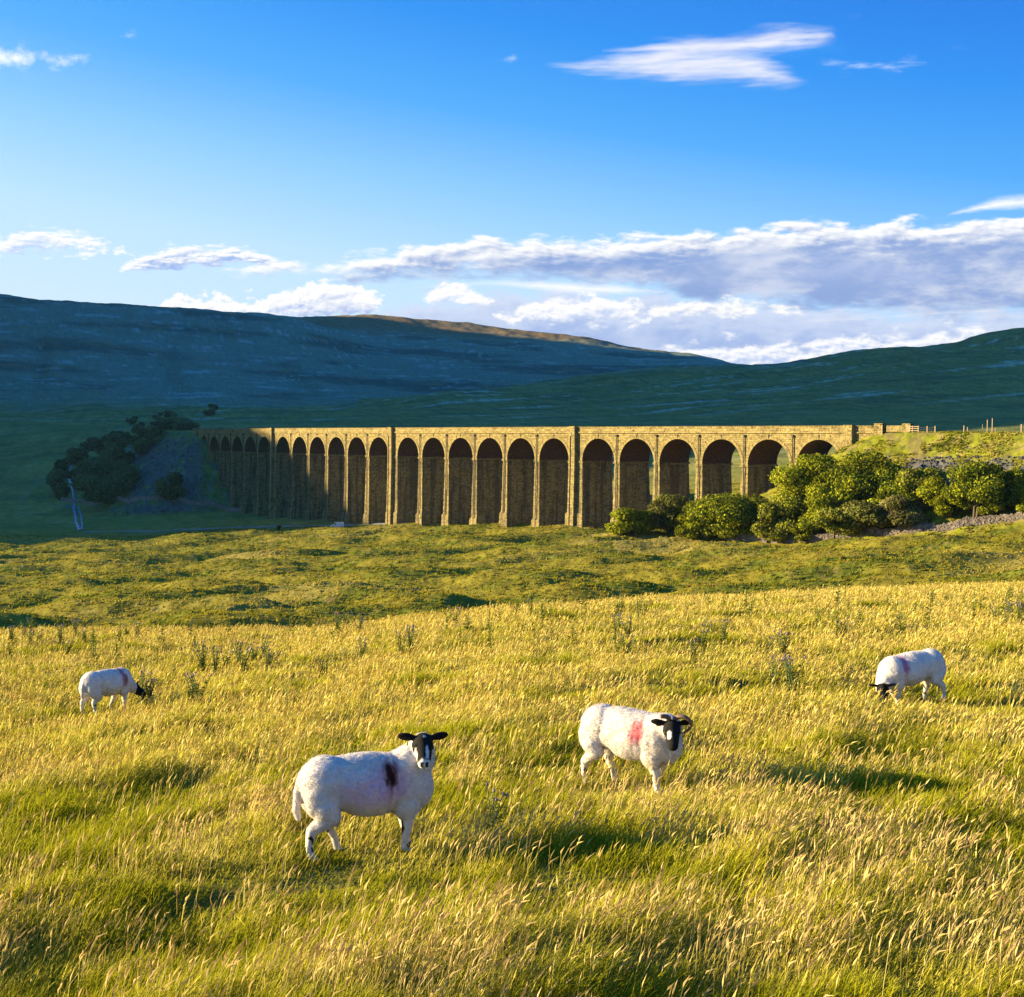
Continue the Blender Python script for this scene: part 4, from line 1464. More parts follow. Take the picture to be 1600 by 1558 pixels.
    V = np.stack([q0, q1, q2], 1).reshape(-1, 3)
    cw = colour(p, None, np.zeros(tuft, bool), np.zeros(tuft, bool)) * rng.uniform(.92, 1.06, tuft)[:, None]
    obj('fleece', make_mesh('fleece', V, np.arange(tuft * 3).reshape(-1, 3), col=np.repeat(np.clip(cw, 0, .9)[:, None], 3, 1).reshape(-1, 3)), M_FLEECE, root)
    if horns:
        for s in (-1, 1):
            big = .92 if s < 0 else .3
            pts, rad = [], []
            for k in range(18):
                t = k / 17 * big
                a = R(165) - t * R(270)
                q = .066 - .012 * t
                pts.append(hc + s * r * (.088 + q * math.cos(a)) + u * (.052 + q * math.sin(a)) + f * (-.045 + .085 * t))
                rad.append(.019 * max(0, 1 - t) ** .55 + .004)
            hb = MB(); hb.tube(pts, rad, 8)
            obj('horn', hb.mesh('horn', smooth=True), M_HORN, root)
    tg = MB()
    s = 1 if i != 1 else -1
    tg.box(hc - .02 * f + .012 * u + s * r * .105 + f * .022, (.012, .012, .028))
    obj('ear_tag', tg.mesh('ear_tag'), M_TAG, root)
    return root


MAROON = (.045, .010, .010); PINK = (.52, .22, .36); RED = (.60, .17, .19)
make_sheep(0, 'standing black faced sheep, side on, with a dark maroon shoulder mark', 22,
           neck=[(.27, 0, .56, .185), (.36, -.01, .65, .145), (.40, -.03, .72, .10), (.41, -.04, .76, .075)],
           head=(.395, -.095, .785), face=(.10, -.88, -.42),
           legs=[(-.33, -.11, -.44, True), (-.33, .11, -.20, True), (.27, -.10, .25, False), (.27, .10, .33, False)],
           marks_and_shade=[(.13, -1, .56, .15, .14, PINK, .45), (-.02, -1, .50, .24, .13, (.66, .40, .58), .55), (.13, -1, .595, .058, .10, MAROON, 1.0)],  # wide mauve patch puts the near flank's shade into the fleece colour
           tuft=60000, seed=1, voxel=.0075,
           white=[(.19, 0, -.02, .045, .05, .05, 1), (.12, -.022, .03, .06, .012, .04, 1), (.10, .05, -.02, .07, .014, .05, .85), (.0, -.01, .09, .02, .014, .03, .7)])
make_sheep(1, 'horned sheep with a black face, one white nose patch and a red shoulder mark', -36,
           neck=[(.27, 0, .55, .18), (.36, -.02, .60, .145), (.42, -.05, .62, .11), (.45, -.07, .63, .085)],
           head=(.475, -.105, .635), face=(-.04, -.86, -.55),
           legs=[(-.33, -.11, -.42, True), (-.33, .11, -.24, True), (.27, -.10, .33, False), (.27, .10, .20, False)],
           marks_and_shade=[(.16, -1, .57, .085, .095, RED, 1.0)], horns=True, tuft=52000, seed=2, shag=1.25, voxel=.0078,
           white=[(.10, .026, .03, .045, .018, .05, 1)])
make_sheep(2, 'sheep grazing head down towards the left with a pinkish red band on its shoulder', 198,
           neck=[(.27, 0, .52, .18), (.38, .01, .44, .145), (.46, .03, .35, .105), (.50, .05, .30, .08)],
           head=(.515, .09, .315), face=(-.12, -.55, -.80),
           legs=[(-.33, .11, -.42, True), (-.33, -.11, -.26, True), (.27, .10, .30, False), (.27, -.10, .18, False)],
           marks_and_shade=[(.18, 0, .60, .055, .13, (.50, .16, .26), .9)], tuft=24000, voxel=.010, seed=3, pitch=.08, white=[(.18, 0, -.02, .03, .03, .03, .6)])
make_sheep(3, 'sheep grazing head down towards the right with its muzzle behind a thistle', 57,
           neck=[(.27, 0, .52, .18), (.38, -.01, .45, .14), (.48, -.02, .37, .105), (.54, -.03, .32, .08)],
           head=(.57, -.03, .335), face=(.86, -.1, -.50),
           legs=[(-.33, -.11, -.34, True), (-.33, .11, -.42, True), (.27, -.10, .27, False), (.27, .10, .14, False)],
           marks_and_shade=[(.22, 0, .60, .05, .17, (.42, .13, .20), .9), (.26, -1, .54, .03, .10, MAROON, .6)], tuft=20000, voxel=.010, seed=4, white=[(.18, 0, -.02, .03, .03, .03, .6)])
# ------------------------------------------------------------------ trees, bushes and plants
M_LEAF = leaf_material('leaves', .30)
M_BARK = plain_material('bark', (.09, .07, .05), .9, scale=6)


def crown_mesh(rng, w, h, z0, n, leaf, cols, lobes, skew=0.0, flat=.9):
    """leaf-sized faces spread over several ragged clumps"""
    L = []
    for k in range(lobes):
        a = rng.uniform(0, 2 * math.pi); rr = math.sqrt(rng.random()) * .72
        zz = rng.uniform(.08, .88)
        fit = math.sin(math.pi * min(max(zz * .82 + .16, 0), 1)) ** .6
        s = rng.uniform(.24, .40)
        L.append((rr * fit * math.cos(a) * w / 2 + skew * zz * h, rr * fit * math.sin(a) * w / 2, z0 + zz * (h - z0) * .92, s * w * .62, s * min(h - z0, w) * .60))
    per = rng.choice(lobes, n, p=np.array([l[3] ** 2 for l in L]) / sum(l[3] ** 2 for l in L))
    L = np.array(L)[per]
    d = rng.normal(0, 1, (n, 3)); d /= np.linalg.norm(d, axis=1)[:, None]
    rad = rng.uniform(.35, 1.12, n) ** .7
    bump = 1 + .25 * perlin(d[:, 0] * 3 + per, d[:, 2] * 3 + d[:, 1] * 2, 7)
    c = L[:, :3] + d * rad[:, None] * bump[:, None] * np.stack([L[:, 3], L[:, 3], L[:, 4]], -1)
    c[:, 2] = np.clip(c[:, 2], .1, h * 1.02)
    nrm = d + rng.normal(0, .55, (n, 3)); nrm /= np.linalg.norm(nrm, axis=1)[:, None]
    t = np.cross(nrm, rng.normal(0, 1, (n, 3))); t /= np.linalg.norm(t, axis=1)[:, None]
    b = np.cross(nrm, t)
    s = leaf * rng.uniform(.6, 1.3, n)[:, None]
    V = np.stack([c - t * s, c + b * s * .6, c + t * s, c - b * s * .6], 1).reshape(-1, 3)
    cl = np.array(cols)[(rng.random(n) * len(cols)).astype(int)]
    tone = (.8 + .35 * np.sin(per * 2.4))[:, None]
    C = np.repeat((cl * tone * rng.uniform(.82, 1.18, n)[:, None])[:, None], 4, 1).reshape(-1, 3)
    return make_mesh('crown', V, np.arange(n * 4).reshape(-1, 4), col=np.clip(C, .004, .6)), L


def trunk_mesh(rng, w, h, z0, L, stems=1):
    mb = MB()
    for k in range(stems):
        bx, by = rng.normal(0, .05 * w, 2) if stems > 1 else (0, 0)
        top = np.array([rng.normal(0, .06 * w) + bx * 2, by, h * .62])
        P = np.array([[bx, by, -.5], [bx, by, .1 * h], [bx * 1.4, by, .3 * h], top])
        r0 = max(.035 * h, .12) / math.sqrt(stems)
        mb.tube(P, [r0 * 1.25, r0, r0 * .7, r0 * .25], 7)
        for q in rng.choice(len(L), 5):
            e = L[q, :3]
            s = P[2] * .6 + P[1] * .4
            m = (s + e) / 2 + [0, 0, -.06 * h]
            mb.tube([s, m, e], [r0 * .5, r0 * .32, r0 * .1], 5)
    return mb.mesh('trunk', smooth=True)


BRIGHT = [(.28, .295, .014), (.20, .23, .012), (.33, .33, .022), (.14, .17, .010)]
OLIVE = [(.25, .24, .040), (.155, .165, .032), (.24, .225, .06), (.12, .13, .026)]
DARK = [(.085, .115, .014), (.065, .09, .012), (.11, .135, .016)]
DULL = [(.24, .19, .115), (.19, .155, .09), (.16, .15, .06)]
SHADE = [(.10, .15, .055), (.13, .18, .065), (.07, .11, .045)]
RUST = [(.10, .035, .02), (.07, .028, .02)]


def tree(kind, px, base, wpx, hpx, label, cols, dmin, dens=1.0, z0=.12, stems=1, seed=0, lobes=None, group='trees and bushes below the viaduct', D=None):
    rng = np.random.default_rng(900 + seed)
    P = ground_hit(px, base, dmin) if D is None else None
    if D is not None:
        q = at(px, base, D); P = np.array([q[0], q[1], hgt(q[0], q[1])])
    D = P[1]
    w, h = wpx * D / F, hpx * D / F
    root = empty(kind, tuple(P), rng.uniform(0, 0.0))
    tag(root, label, 'tree' if 'tree' in kind else 'bush', group)
    n = int(np.clip(dens * wpx * hpx * 2.4, 260, 16000))
    me, L = crown_mesh(rng, w, h, z0 * h, n, (.00100 * D) * (1 if wpx > 30 else .85), cols, lobes or int(np.clip(wpx / 4.5, 7, 26)))
    obj('crown', me, M_LEAF, root)
    obj('trunk', trunk_mesh(rng, w, h, z0 * h, L, stems), M_BARK, root)
    return root


RIGHT = [
    ('bush', 983, 834, 62, 38, 'rounded bright green bush, leftmost of those at the foot of the viaduct', BRIGHT, .02, 3),
    ('bush', 1048, 833, 72, 54, 'pale olive bush behind the left end of the stone wall', OLIVE, .02, 3),
    ('bush', 1090, 839, 58, 42, 'low bright bush just right of the pale olive one', BRIGHT, .02, 2),
    ('bush', 1130, 834, 112, 58, 'wide dark topped bush in front of two arches', BRIGHT + DARK, .03, 4),
    ('bush', 1150, 842, 78, 36, 'low yellow green bush leaning over the stone wall', BRIGHT, .02, 2),
    ('bush', 1100, 841, 22, 18, 'tiny bush at the wall beneath the wide dark topped bush', OLIVE, .02, 2),
    ('bush', 1205, 845, 60, 54, 'upright olive bush right of the low yellow green bush', OLIVE + BRIGHT, .02, 3),
    ('tree', 1240, 806, 84, 76, 'mid green tree covering the foot of the pier left of the last arch', BRIGHT, .12, 2),
    ('tree', 1282, 792, 78, 74, 'tree with a bare forked trunk in front of the last arch', BRIGHT, .38, 2),
    ('tree', 1350, 792, 108, 88, 'tallest dark green tree beside the end of the viaduct', BRIGHT + DARK, .15, 2),
    ('bush', 1236, 836, 70, 58, 'rounded bush in the middle of the thicket below the last arches', BRIGHT + OLIVE, .05, 3),
    ('tree', 1332, 802, 62, 66, 'bright tree before the tallest dark one', BRIGHT, .15, 2),
    ('bush', 1347, 803, 27, 36, 'small conical light green bush amid dark shade', BRIGHT, .02, 1),
    ('bush', 1378, 776, 34, 38, 'bright rounded bush under the shaded scree', BRIGHT, .05, 1),
    ('tree', 1303, 842, 58, 44, 'small wall side tree with a slim pale trunk', BRIGHT + OLIVE, .35, 1),
    ('bush', 1252, 846, 36, 20, 'small clipped looking bush pressed against the stone wall', BRIGHT, .02, 2),
    ('bush', 1275, 838, 50, 30, 'dark hollow bush between the wall and the forked tree', DARK + BRIGHT, .02, 2),
    ('bush', 1352, 836, 80, 48, 'feathery olive bush right of the slim trunked tree', OLIVE, .02, 4),
    ('bush', 1405, 826, 70, 50, 'greyish olive bush at the right end of the thicket', OLIVE + DULL, .02, 4),
    ('bush', 1437, 800, 26, 27, 'dry pinkish brown bush behind the thicket', DULL, .02, 2),
    ('bush', 1440, 786, 72, 52, 'spreading bush below the bare scree', OLIVE + BRIGHT, .08, 3),
    ('bush', 1466, 794, 56, 44, 'loose bush left of the lone tree on the bank', BRIGHT, .08, 2),
    ('tree', 1522, 812, 88, 84, 'lone spreading tree with a short bare trunk on the grassy bank', BRIGHT + DARK, .34, 2),
    ('tree', 1580, 797, 54, 56, 'tree cut by the right edge of the picture', BRIGHT + DARK, .12, 2),
    ('bush', 1604, 806, 36, 30, 'low bush in front of the tree at the right edge', BRIGHT, .02, 2),
    ('bush', 1180, 834, 66, 56, 'mid green bush filling the gap behind the upright olive bush', BRIGHT + OLIVE, .02, 3),
    ('bush', 1290, 822, 84, 62, 'deep green bush at the heart of the thicket below the forked tree', BRIGHT, .02, 4),
    ('bush', 1322, 836, 66, 46, 'soft olive bush between the slim trunked tree and the feathery bush', OLIVE + BRIGHT, .02, 3),
    ('bush', 1400, 802, 66, 46, 'shadowy green bush at the foot of the tallest tree', DARK + BRIGHT, .02, 3),
    ('bush', 1490, 806, 50, 36, 'low green bush left of the lone tree trunk', BRIGHT, .02, 2),
    ('bush', 1555, 802, 46, 40, 'leafy bush between the lone tree and the right edge tree', BRIGHT + DARK, .02, 2),
]
for k, (kind, px, b, w, h, lab, cols, z0, st) in enumerate(RIGHT):
    tree(kind, px, b, w * 1.22, h * 1.12, lab, cols, 262, 1.5, z0, st, k)
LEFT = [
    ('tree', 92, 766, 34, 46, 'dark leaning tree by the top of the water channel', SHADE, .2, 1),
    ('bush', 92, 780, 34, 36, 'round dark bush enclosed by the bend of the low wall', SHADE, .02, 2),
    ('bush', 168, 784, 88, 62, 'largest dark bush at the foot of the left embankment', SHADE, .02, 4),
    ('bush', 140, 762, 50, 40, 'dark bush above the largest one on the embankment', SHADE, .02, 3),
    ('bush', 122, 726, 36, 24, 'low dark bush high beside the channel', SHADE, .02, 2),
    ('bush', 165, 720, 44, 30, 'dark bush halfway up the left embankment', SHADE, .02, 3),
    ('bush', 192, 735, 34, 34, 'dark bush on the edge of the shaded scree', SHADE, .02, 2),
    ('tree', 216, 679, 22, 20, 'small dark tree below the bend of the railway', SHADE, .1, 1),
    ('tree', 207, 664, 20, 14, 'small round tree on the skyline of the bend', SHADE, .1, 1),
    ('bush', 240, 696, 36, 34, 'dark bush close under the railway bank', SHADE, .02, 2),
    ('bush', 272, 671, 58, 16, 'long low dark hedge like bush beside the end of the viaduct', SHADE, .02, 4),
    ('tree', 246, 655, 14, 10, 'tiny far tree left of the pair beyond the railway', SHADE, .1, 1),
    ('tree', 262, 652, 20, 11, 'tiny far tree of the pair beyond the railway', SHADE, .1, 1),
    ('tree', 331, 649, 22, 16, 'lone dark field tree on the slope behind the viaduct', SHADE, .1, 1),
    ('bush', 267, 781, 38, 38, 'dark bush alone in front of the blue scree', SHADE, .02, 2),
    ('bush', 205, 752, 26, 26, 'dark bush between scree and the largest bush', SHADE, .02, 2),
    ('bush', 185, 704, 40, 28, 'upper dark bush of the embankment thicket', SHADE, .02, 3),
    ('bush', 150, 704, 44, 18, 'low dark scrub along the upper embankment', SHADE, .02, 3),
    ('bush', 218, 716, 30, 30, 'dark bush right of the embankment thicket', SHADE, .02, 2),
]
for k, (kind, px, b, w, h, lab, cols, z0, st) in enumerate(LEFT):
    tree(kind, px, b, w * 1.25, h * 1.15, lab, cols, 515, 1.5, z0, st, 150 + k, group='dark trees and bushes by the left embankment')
tree('bush', 436, 828, 9, 8, 'low rust brown shape built as a bush on the sunlit edge before the track', RUST, 440, 2, .02, 2, 90, group='dark trees and bushes by the left embankment')  # stand-in bush for a small reddish-brown thing that is not identified

# ------------------------------------------------------------------ thistles and weeds on the meadow
M_HEAD = plain_material('thistle_head', (.16, .12, .20), .8, var=.5, scale=40)


def thistle_parts(seed, h, heads, bushy, green):
    rng = np.random.default_rng(seed)
    st, lv = MB(), MB()
    tips = []
    for k in range(heads):
        a = rng.uniform(0, 2 * math.pi)
        rr = rng.uniform(.05, .24) * bushy
        e = np.array([rr * math.cos(a) + .03, rr * math.sin(a), h * rng.uniform(.72, 1.0)])
        m = np.array([e[0] * .35, e[1] * .35, e[2] * .55])
        st.tube([(0, 0, -.05), (m[0] * .3, m[1] * .3, m[2] * .45), m, e], [.011, .010, .008, .006], 5)
        tips.append(e)
        for t in np.linspace(.12, .95, 9):
            p = np.array([0, 0, 0]) * (1 - t) + (m * t / .6 if t < .6 else m + (e - m) * (t - .6) / .4)
            for _ in range(2):
                b = rng.uniform(0, 2 * math.pi)
                L = rng.uniform(.07, .15) * (1.15 - .6 * t) * (1.0 + .4 * green)
                d = np.array([math.cos(b), math.sin(b), rng.uniform(.1, .7)])
                s = np.array([-math.sin(b), math.cos(b), 0]) * L * .20
                q = p + d * L * .5
                lv.put([p, q + s, q * .5 + (p + d * L) * .5 + s * .2, p + d * L + [0, 0, -.2 * L], q - s], tris=[[0, 1, 2], [0, 2, 4], [2, 3, 4]])
                lv.put([q, q + s * 2.2 + d * L * .1, q + d * L * .25, q - s * 2.2 + d * L * .1], tris=[[0, 1, 2], [0, 2, 3]])
    return st.mesh('stem', smooth=True), lv, tips


def colour_leaves(lv, rng, cols):
    n = lv.n
    c = np.array(cols)[rng.integers(0, len(cols), n)] * rng.uniform(.7, 1.3, n)[:, None]
    return lv.mesh('leaves', col=c)


M_STEM = plain_material('green_stem', (.10, .13, .03), .8)
HEAD_ME = None


def plant_prototypes():
    global HEAD_ME
    hb = MB()
    hb.put(ICO_V * np.array([.017, .017, .019]), tris=ICO_F)
    n = 14
    for k in range(n):
        a = 2 * math.pi * k / n
        hb.put([(.006 * math.cos(a - .2), .006 * math.sin(a - .2), .014), (.006 * math.cos(a + .2), .006 * math.sin(a + .2), .014), (.016 * math.cos(a), .016 * math.sin(a), .036)], tris=[[0, 1, 2]])
    HEAD_ME = hb.mesh('flower_head', smooth=False)
    HEAD_ME.materials.append(M_HEAD)
    protos = []
    TH = [(.12, .15, .03), (.085, .115, .026), (.17, .185, .04)]
    WE = [(.135, .175, .018), (.105, .150, .014), (.165, .185, .025)]
    for k in range(5):
        rng = np.random.default_rng(300 + k)
        st, lv, tips = thistle_parts(310 + k, rng.uniform(.60, .85), rng.integers(5, 9), 1.0 + .3 * (k % 2), 0)
        protos.append((st, colour_leaves(lv, rng, TH), tips, M_STEM))
    weeds = []
    for k in range(4):
        rng = np.random.default_rng(330 + k)
        st, lv, tips = thistle_parts(340 + k, rng.uniform(.65, .95), rng.integers(2, 4), .28, 1)
        weeds.append((st, colour_leaves(lv, rng, WE), [], M_STEM))
    return protos, weeds


THISTLES, WEEDS = plant_prototypes()


def plant(name, proto, P, rz, sc_, label, cat, group):
    st, lv, tips, m = proto
    r = empty(name, tuple(P), rz)
    r.scale = (sc_, sc_, sc_)
    tag(r, label, cat, group)
    obj('stem', st, m, r)
    obj('leaves', lv, M_LEAF, r)
    for t in tips:
        o = obj('flower_head', HEAD_ME, None, r)
        o.location = tuple(t)
    return r


def plants():
    rng = np.random.default_rng(77)
    g1 = 'purple headed thistles in the meadow'
    spots = [
        ('spiny thistle among the cluster at the far left of the meadow', [(18, 1012), (36, 1002), (48, 1014), (62, 1008), (50, 992), (95, 1012), (104, 1030), (118, 1000), (132, 1004)]),
        ('purple headed thistle near the crest above the left grazing sheep', [(152, 986), (170, 984), (198, 996), (214, 1004), (256, 984), (296, 992), (312, 984), (345, 972), (440, 978), (470, 974)]),
        ('thistle in the open patch right of the left grazing sheep', [(318, 1052), (336, 1060), (352, 1050), (372, 1044), (396, 1040), (410, 1034), (380, 1062), (312, 1108), (300, 1100), (420, 1056)]),
        ('thistle standing right before the muzzle of the left grazing sheep', [(222, 1104), (233, 1108)]),
        ('thistle on the green tussock at the middle of the crest', [(500, 990), (526, 988), (542, 986), (560, 996), (640, 1024), (652, 1014), (626, 1034), (506, 1060), (566, 1040), (710, 985)]),
        ('scattered thistle on the right half of the meadow', [(830, 962), (966, 996), (982, 1006), (1096, 1024), (1130, 1006), (1206, 1032), (1222, 1040), (1318, 1000), (1206, 1088), (1232, 1092), (1242, 1084), (1084, 1040), (980, 1034)]),
        ('dense thistle clump cut by the right edge of the meadow', [(1556, 978), (1568, 984), (1580, 970), (1592, 980), (1575, 962), (1596, 960)]),
    ]
    k = 0
    for lab, L in spots:
        for (px, py) in L:
            P = ground_hit(px, py, 6, 70)
            plant('thistle', THISTLES[k % 5], P, rng.uniform(0, 6.28), rng.uniform(.65, .92), lab, 'thistle', g1)
            k += 1
    # the nearest one, dark heads in the shade of the standing sheep
    P = ground_hit(768, 1312, 6, 70)
    r = plant('thistle', THISTLES[1], P, 1.0, .62, 'nearest thistle with dark heads low in the grass right of the standing sheep', 'thistle', g1)
    g2 = 'tall green weeds along the crest'
    for j in range(95):
        px = rng.uniform(0, 1600)
        lo = np.interp(px, [0, 500, 1000, 1600], [978, 968, 950, 925])
        py = lo + abs(rng.normal(0, 26)) + rng.uniform(0, 10)
        if py > 1090: continue
        P = ground_hit(px, py, 6, 75)
        plant('weed', WEEDS[j % 4], P, rng.uniform(0, 6.28), rng.uniform(.55, .95),
              'upright leafy green weed standing in the seeding grass near the crest', 'weed', g2)


plants()
# ------------------------------------------------------------------ walls, track, water, fences, van
M_RUBBLE = stone_material('wall_stone', base=(.27, .235, .215), dark=(.12, .10, .09), bw=50, bh=50)
M_TRACK = plain_material('gravel', (.20, .20, .20), .95, scale=.6)
M_WOOD = plain_material('timber', (.30, .22, .14), .9, scale=3)


def path_points(pix, dmin, step):
    P = np.array([ground_hit(px, py, dmin)[:2] for px, py in pix])
    L = np.concatenate([[0], np.cumsum(np.hypot(*np.diff(P, axis=0).T))])
    s = np.arange(0, L[-1], step)
    sm = np.stack([np.interp(s, L, P[:, 0]), np.interp(s, L, P[:, 1])], -1)
    for _ in range(3):
        sm[1:-1] = (sm[:-2] + 2 * sm[1:-1] + sm[2:]) / 4
    return sm


def dry_stone_wall(label, pix, dmin, h, seed, size=.42):
    rng = np.random.default_rng(seed)
    C = path_points(pix, dmin, size * .8)
    Z = terrain(C[:, 0], C[:, 1])
    mb = MB()
    for k in range(len(C) - 1):
        d = C[k + 1] - C[k]
        a = math.atan2(d[1], d[0])
        hh = h * (1 + .12 * perlin(np.array([k * .11]), np.array([0.3]), seed)[0])
        z = Z[k] - .25
        while z < Z[k] + hh:
            s = size * rng.uniform(.55, .95)
            off = rng.uniform(-.09, .09, 2)
            t = .75 - .25 * (z - Z[k]) / h
            mb.box((C[k, 0] + off[0], C[k, 1] + off[1], z + s / 2), (size * rng.uniform(.8, 1.3), t * rng.uniform(.85, 1.15), s), a + rng.normal(0, .12))
            z += s * .93
    o = obj('stone_wall', mb.mesh('stone_wall'), M_RUBBLE)
    return tag(o, label, 'wall')


def ribbon(name, pix, dmin, w, mat, lift, kind='structure', step=2.0):
    C = path_points(pix, dmin, step)
    T = np.gradient(C, axis=0); T /= np.linalg.norm(T, axis=1)[:, None] + 1e-9
    Nn = np.stack([-T[:, 1], T[:, 0]], -1)
    rows = []
    wob = w * (1 + .25 * perlin(np.arange(len(C)) * .13, np.zeros(len(C)), 7))
    for q in np.linspace(-.5, .5, 5):
        p = C + Nn * (q * wob)[:, None]
        rows.append(np.stack([p[:, 0], p[:, 1], terrain(p[:, 0], p[:, 1]) + lift * (1 - .6 * abs(q) * 2)], -1))
    mb = MB(); mb.grid(np.stack(rows)[::-1])
    V = np.concatenate(mb.v)
    f = np.concatenate(mb.f4)
    a = V[f[0]]
    if np.cross(a[1] - a[0], a[2] - a[1])[2] < 0: mb.f4 = [f[:, ::-1]]
    return tag(obj(name, mb.mesh(name, smooth=True), mat), kind=kind)


dry_stone_wall('pale dry stone wall running below the bushes on the right', [(1068, 835), (1130, 842), (1200, 848), (1262, 846), (1330, 840), (1400, 834), (1450, 828), (1500, 823), (1560, 816), (1650, 806)], 262, 1.25, 5)
dry_stone_wall('low shaded stone wall along the foot of the left embankment', [(84, 768), (90, 778), (104, 785), (130, 786), (200, 786), (300, 789), (350, 795), (390, 801)], 520, 1.3, 6, .7)

ribbon('track', [(130, 832), (210, 830), (300, 828), (430, 823), (520, 821), (600, 819), (640, 818)], 470, 4.2, M_TRACK, .35)
ribbon('path', [(100, 743), (112, 728), (128, 712), (150, 698), (172, 684), (190, 668)], 540, 1.4, M_TRACK, .4)


def water_material():
    m = bpy.data.materials.new('water')
    m.use_nodes = True
    nt = m.node_tree
    g = NG(nt)
    b = nt.nodes['Principled BSDF']
    b.inputs['Base Color'].default_value = (.02, .10, .22, 1)
    b.inputs['Roughness'].default_value = .35
    b.inputs['Specular IOR Level'].default_value = .5
    geo = g.new('ShaderNodeNewGeometry')
    n = g.noise(geo.outputs['Position'], .8, 3, .6)
    bp = g.new('ShaderNodeBump')
    bp.inputs['Strength'].default_value = .6; bp.inputs['Distance'].default_value = .3
    nt.links.new(n, bp.inputs['Height']); nt.links.new(bp.outputs[0], b.inputs['Normal'])
    return m


M_WATER = water_material()
ribbon('water', [(113, 730), (104, 737), (99, 744), (108, 748), (112, 758), (115, 772), (117, 784), (115, 793), (118, 806), (120, 818), (125, 829)], 520, 1.3, M_WATER, .35)
ribbon('water', [(94, 793), (108, 792), (122, 792)], 520, 1.3, M_WATER, .55)
ribbon('water', [(122, 793), (127, 806), (129, 820), (128, 828)], 520, .8, M_WATER, .35)


def rail_at(px, o, z):
    """point of the embankment edge seen at this picture column"""
    ss = np.linspace(LEN, LEN + 120, 800)
    P = rail(ss, o, z)
    return P[np.argmin(np.abs(CX + F * P[:, 0] / P[:, 1] - px))], float(np.interp(ss[np.argmin(np.abs(CX + F * P[:, 0] / P[:, 1] - px))], _ss, _th))


def embankment_fences():
    z0 = -.3
    o = -5.4
    # railed gate-like fence beside the end of the viaduct
    a, th = rail_at(1416, o, z0); b, _ = rail_at(1434, o, z0)
    root = empty('rail_fence', tuple(a))
    tag(root, 'short pale timber rail fence on the bank beside the end of the viaduct', 'fence')
    d = b - a; L = float(np.hypot(d[0], d[1])); an = math.atan2(d[1], d[0])
    for t in (0, .5, 1):
        mb = MB(); mb.box((d[0] * t, d[1] * t, .75), (.16, .16, 2.1), an)
        obj('post', mb.mesh('post'), M_WOOD, root)
    for zz in (.65, 1.15, 1.6):
        mb = MB(); mb.box((d[0] * .5, d[1] * .5 - .1, zz), (L + .3, .06, .16), an)
        obj('rail', mb.mesh('rail'), M_WOOD, root)
    a2, th = rail_at(1435.5, o, z0); b2, _ = rail_at(1460, o, z0)
    root = empty('wire_fence', tuple(a2))
    tag(root, 'dark wire fence running on from the timber rails along the bank', 'fence')
    d = b2 - a2; L = float(np.hypot(d[0], d[1])); an = math.atan2(d[1], d[0])
    for t in (.5, 1):
        mb = MB(); mb.box((d[0] * t, d[1] * t, .7), (.22, .2, 2.0), an)
        obj('post', mb.mesh('post'), M_WOOD, root)
    for zz in (.5, .95, 1.4):
        mb = MB(); mb.box((d[0] * .5, d[1] * .5, zz), (L, .05, .07), an)
        obj('wire', mb.mesh('wire'), M_PIPE, root)
    for px, h, w, off, lab in ((1506, 1.75, .30, o, 'stout fence post on the bank right of the wire fence'), (1511, 1.4, .22, -1.5, 'thin fence post just behind the stout one on the bank'),
                               (1534, 2.0, .12, -2.5, 'thin grey marker post left of the two tall posts'), (1542, 3.1, .24, -3.0, 'tall brown post, left of the tall pair by the railway'),
                               (1550, 3.4, .24, o, 'tall brown post, right of the tall pair by the railway'), (1554, 1.2, .2, -1.0, 'short post just right of the tall pair'),
                               (1595, 2.0, .34, o, 'stout pale fence post near the right edge of the bank')):
        p, th = rail_at(px, off, z0)
        mb = MB()
        w = w * .72
        mb.box((0, 0, h / 2 - .3), (w, w, h + .6), .3)
        mb.box((0, 0, h + .03), (w * .8, w * .8, .07), .3)
        q = obj('post', mb.mesh('post'), M_WOOD)
        q.location = tuple(p)
        tag(q, lab, 'post', 'posts on the railway bank')
    p = ground_hit(420, 829, 440)
    mb = MB(); mb.box((0, 0, .6), (.3, .3, 1.5)); mb.box((0, 0, 1.38), (.24, .24, .08))
    q = obj('post', mb.mesh('post'), M_WOOD); q.location = tuple(p)
    tag(q, 'small reddish post on the sunlit edge left of the rust brown shape', 'post', 'posts on the railway bank')


embankment_fences()


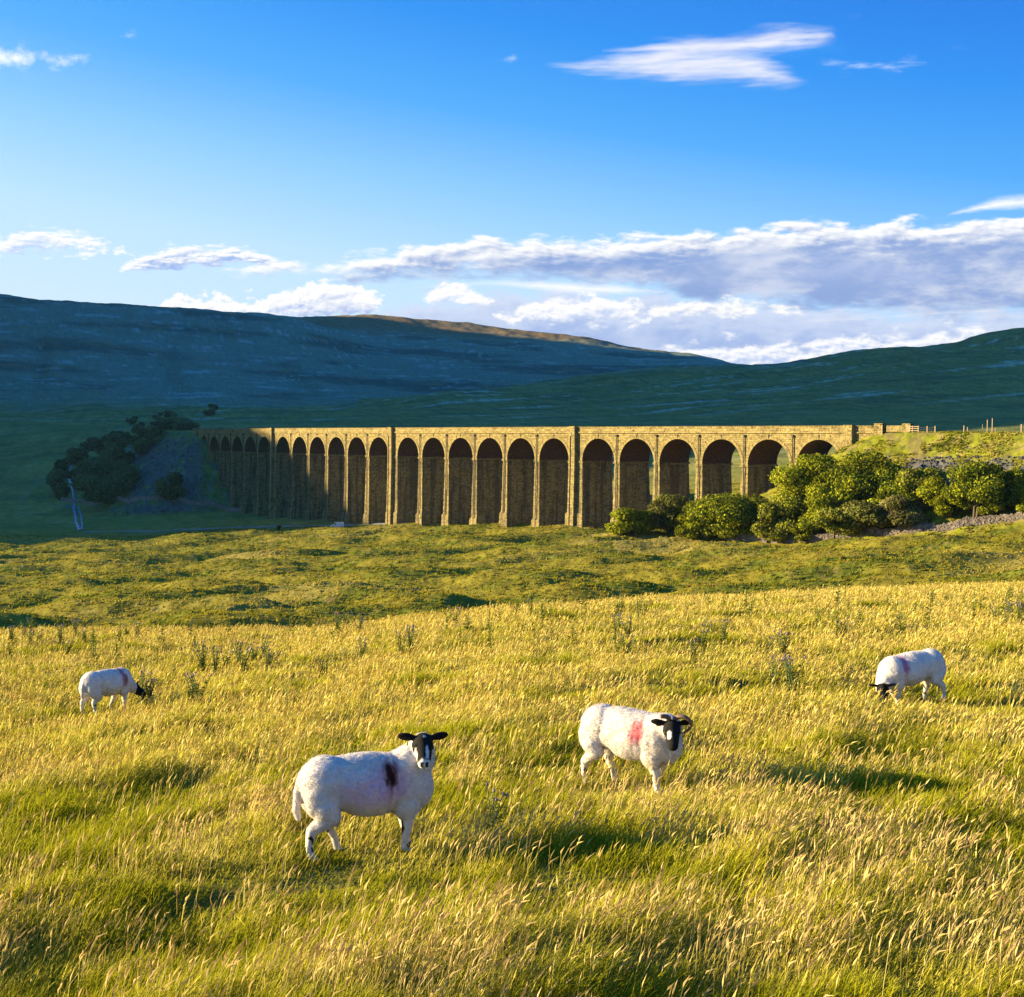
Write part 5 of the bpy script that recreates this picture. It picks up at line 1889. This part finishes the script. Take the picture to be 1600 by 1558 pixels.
def build_van():
    M_PAINT = plain_material('van_paint', (.55, .57, .60), .35, var=.05, spec=.5)
    M_GLASS = plain_material('van_glass', (.02, .025, .03), .08, spec=.6)
    M_TYRE = plain_material('tyre', (.02, .02, .02), .9)
    M_RIM = plain_material('rim', (.4, .4, .4), .4)
    M_LAMP = plain_material('lamp_glass', (.8, .8, .85), .1, spec=.8)
    q = at(527, 812, 499)
    P = np.array([q[0], q[1], hgt(q[0], q[1])])
    root = empty('van', tuple(P), math.radians(184))
    tag(root, 'silver grey van parked under an arch of the viaduct', 'van')
    prof = [(-2.5, .35), (2.35, .35), (2.5, .6), (2.45, .95), (1.55, 1.15), (.85, 1.95), (.6, 2.05), (-2.35, 2.05), (-2.5, 1.8)]
    mb = MB()
    n = len(prof)
    rows = []
    for y, k in ((-.95, .0), (-.9, 1), (.9, 1), (.95, 0)):
        rows.append([(x * (1 if k else .985), y * (1 - .10 * max(0, z - 1.1)), z) for x, z in prof])
    Pp = np.array(rows)
    mb.grid(Pp, closed=True)
    for k in (0, 3):
        c = Pp[k]
        mb.put(np.concatenate([[c.mean(0)], c]), tris=[[0, 1 + i, 1 + (i + 1) % n] if k == 0 else [0, 1 + (i + 1) % n, 1 + i] for i in range(n)])
    obj('body', mb.mesh('body'), M_PAINT, root)
    for y in (-.935, .935):
        g_ = MB(); g_.box((.75, y * .985, 1.5), (.75, .05, .45)); obj('window', g_.mesh('window'), M_GLASS, root)
        h_ = MB(); h_.box((2.47, y * .72, .8), (.08, .36, .22)); obj('headlight', h_.mesh('headlight'), M_LAMP, root)
    ws = MB(); ws.quad((1.53, -.78, 1.2), (1.53, .78, 1.2), (.90, .72, 1.93), (.90, -.72, 1.93)); obj('windscreen', ws.mesh('windscreen'), M_GLASS, root)
    bp = MB(); bp.box((2.5, 0, .48), (.14, 1.75, .2)); obj('bumper', bp.mesh('bumper'), M_TYRE, root)
    for x in (-1.6, 1.6):
        for y in (-.86, .86):
            w_ = MB(); w_.tube([(x, y - .11, .34), (x, y + .11, .34)], .34, 16)
            wo = obj('wheel', w_.mesh('wheel'), M_TYRE, root)
            r_ = MB(); r_.tube([(x, y - .12, .34), (x, y + .12, .34)], .19, 12)
            obj('rim', r_.mesh('rim'), M_RIM, wo)


build_van()


def scree_stones():
    rng = np.random.default_rng(31)
    M_SCREE = stone_material('scree_stone', base=(.17, .16, .165), dark=(.07, .068, .07), bw=50, bh=50)
    cube = np.array([[a, b, c] for a in (-1, 1) for b in (-1, 1) for c in (-1, 1)], float) * .5
    q6 = np.array([[0, 1, 3, 2], [4, 6, 7, 5], [0, 4, 5, 1], [2, 3, 7, 6], [0, 2, 6, 4], [1, 5, 7, 3]])
    V, Q, n = [], [], 0
    for (lo, hi, d0, d1, cnt, keepf) in ((1385, 1640, 262, 345, 26000, 1), (195, 325, 560, 720, 9000, 1)):
        px = rng.uniform(lo, hi, cnt); D = rng.uniform(d0, d1, cnt)
        x = (px - CX) / F * D
        z, e, _, _ = terrain(x, D, True)
        sn = fbm(x / 9 + 5, D / 9, 4, 71) + .4 * fbm(x / 2.5, D / 2.5, 2, 72)
        k = (e > .2) & (z < (-5.5 if lo > 700 else -3)) & (z > (-15.5 if lo > 700 else -40)) & (sn > (-.3 if lo > 700 else -.4))
        k &= rng.random(cnt) < .17
        for i in np.nonzero(k)[0]:
            s = rng.uniform(.22, .75) * (1 if lo > 700 else 1.3)
            A = np.linalg.qr(rng.normal(0, 1, (3, 3)))[0]
            V.append((cube * rng.uniform(.6, 1.3, (8, 3)) * [s, s, s * .7]) @ A + [x[i], D[i], z[i] + s * .05])
            Q.append(q6 + n); n += 8
    o = obj('scree', make_mesh('scree', np.concatenate(V), np.concatenate(Q), uv=np.zeros((n, 2))), M_SCREE)
    tag(o, kind='stuff')


scree_stones()
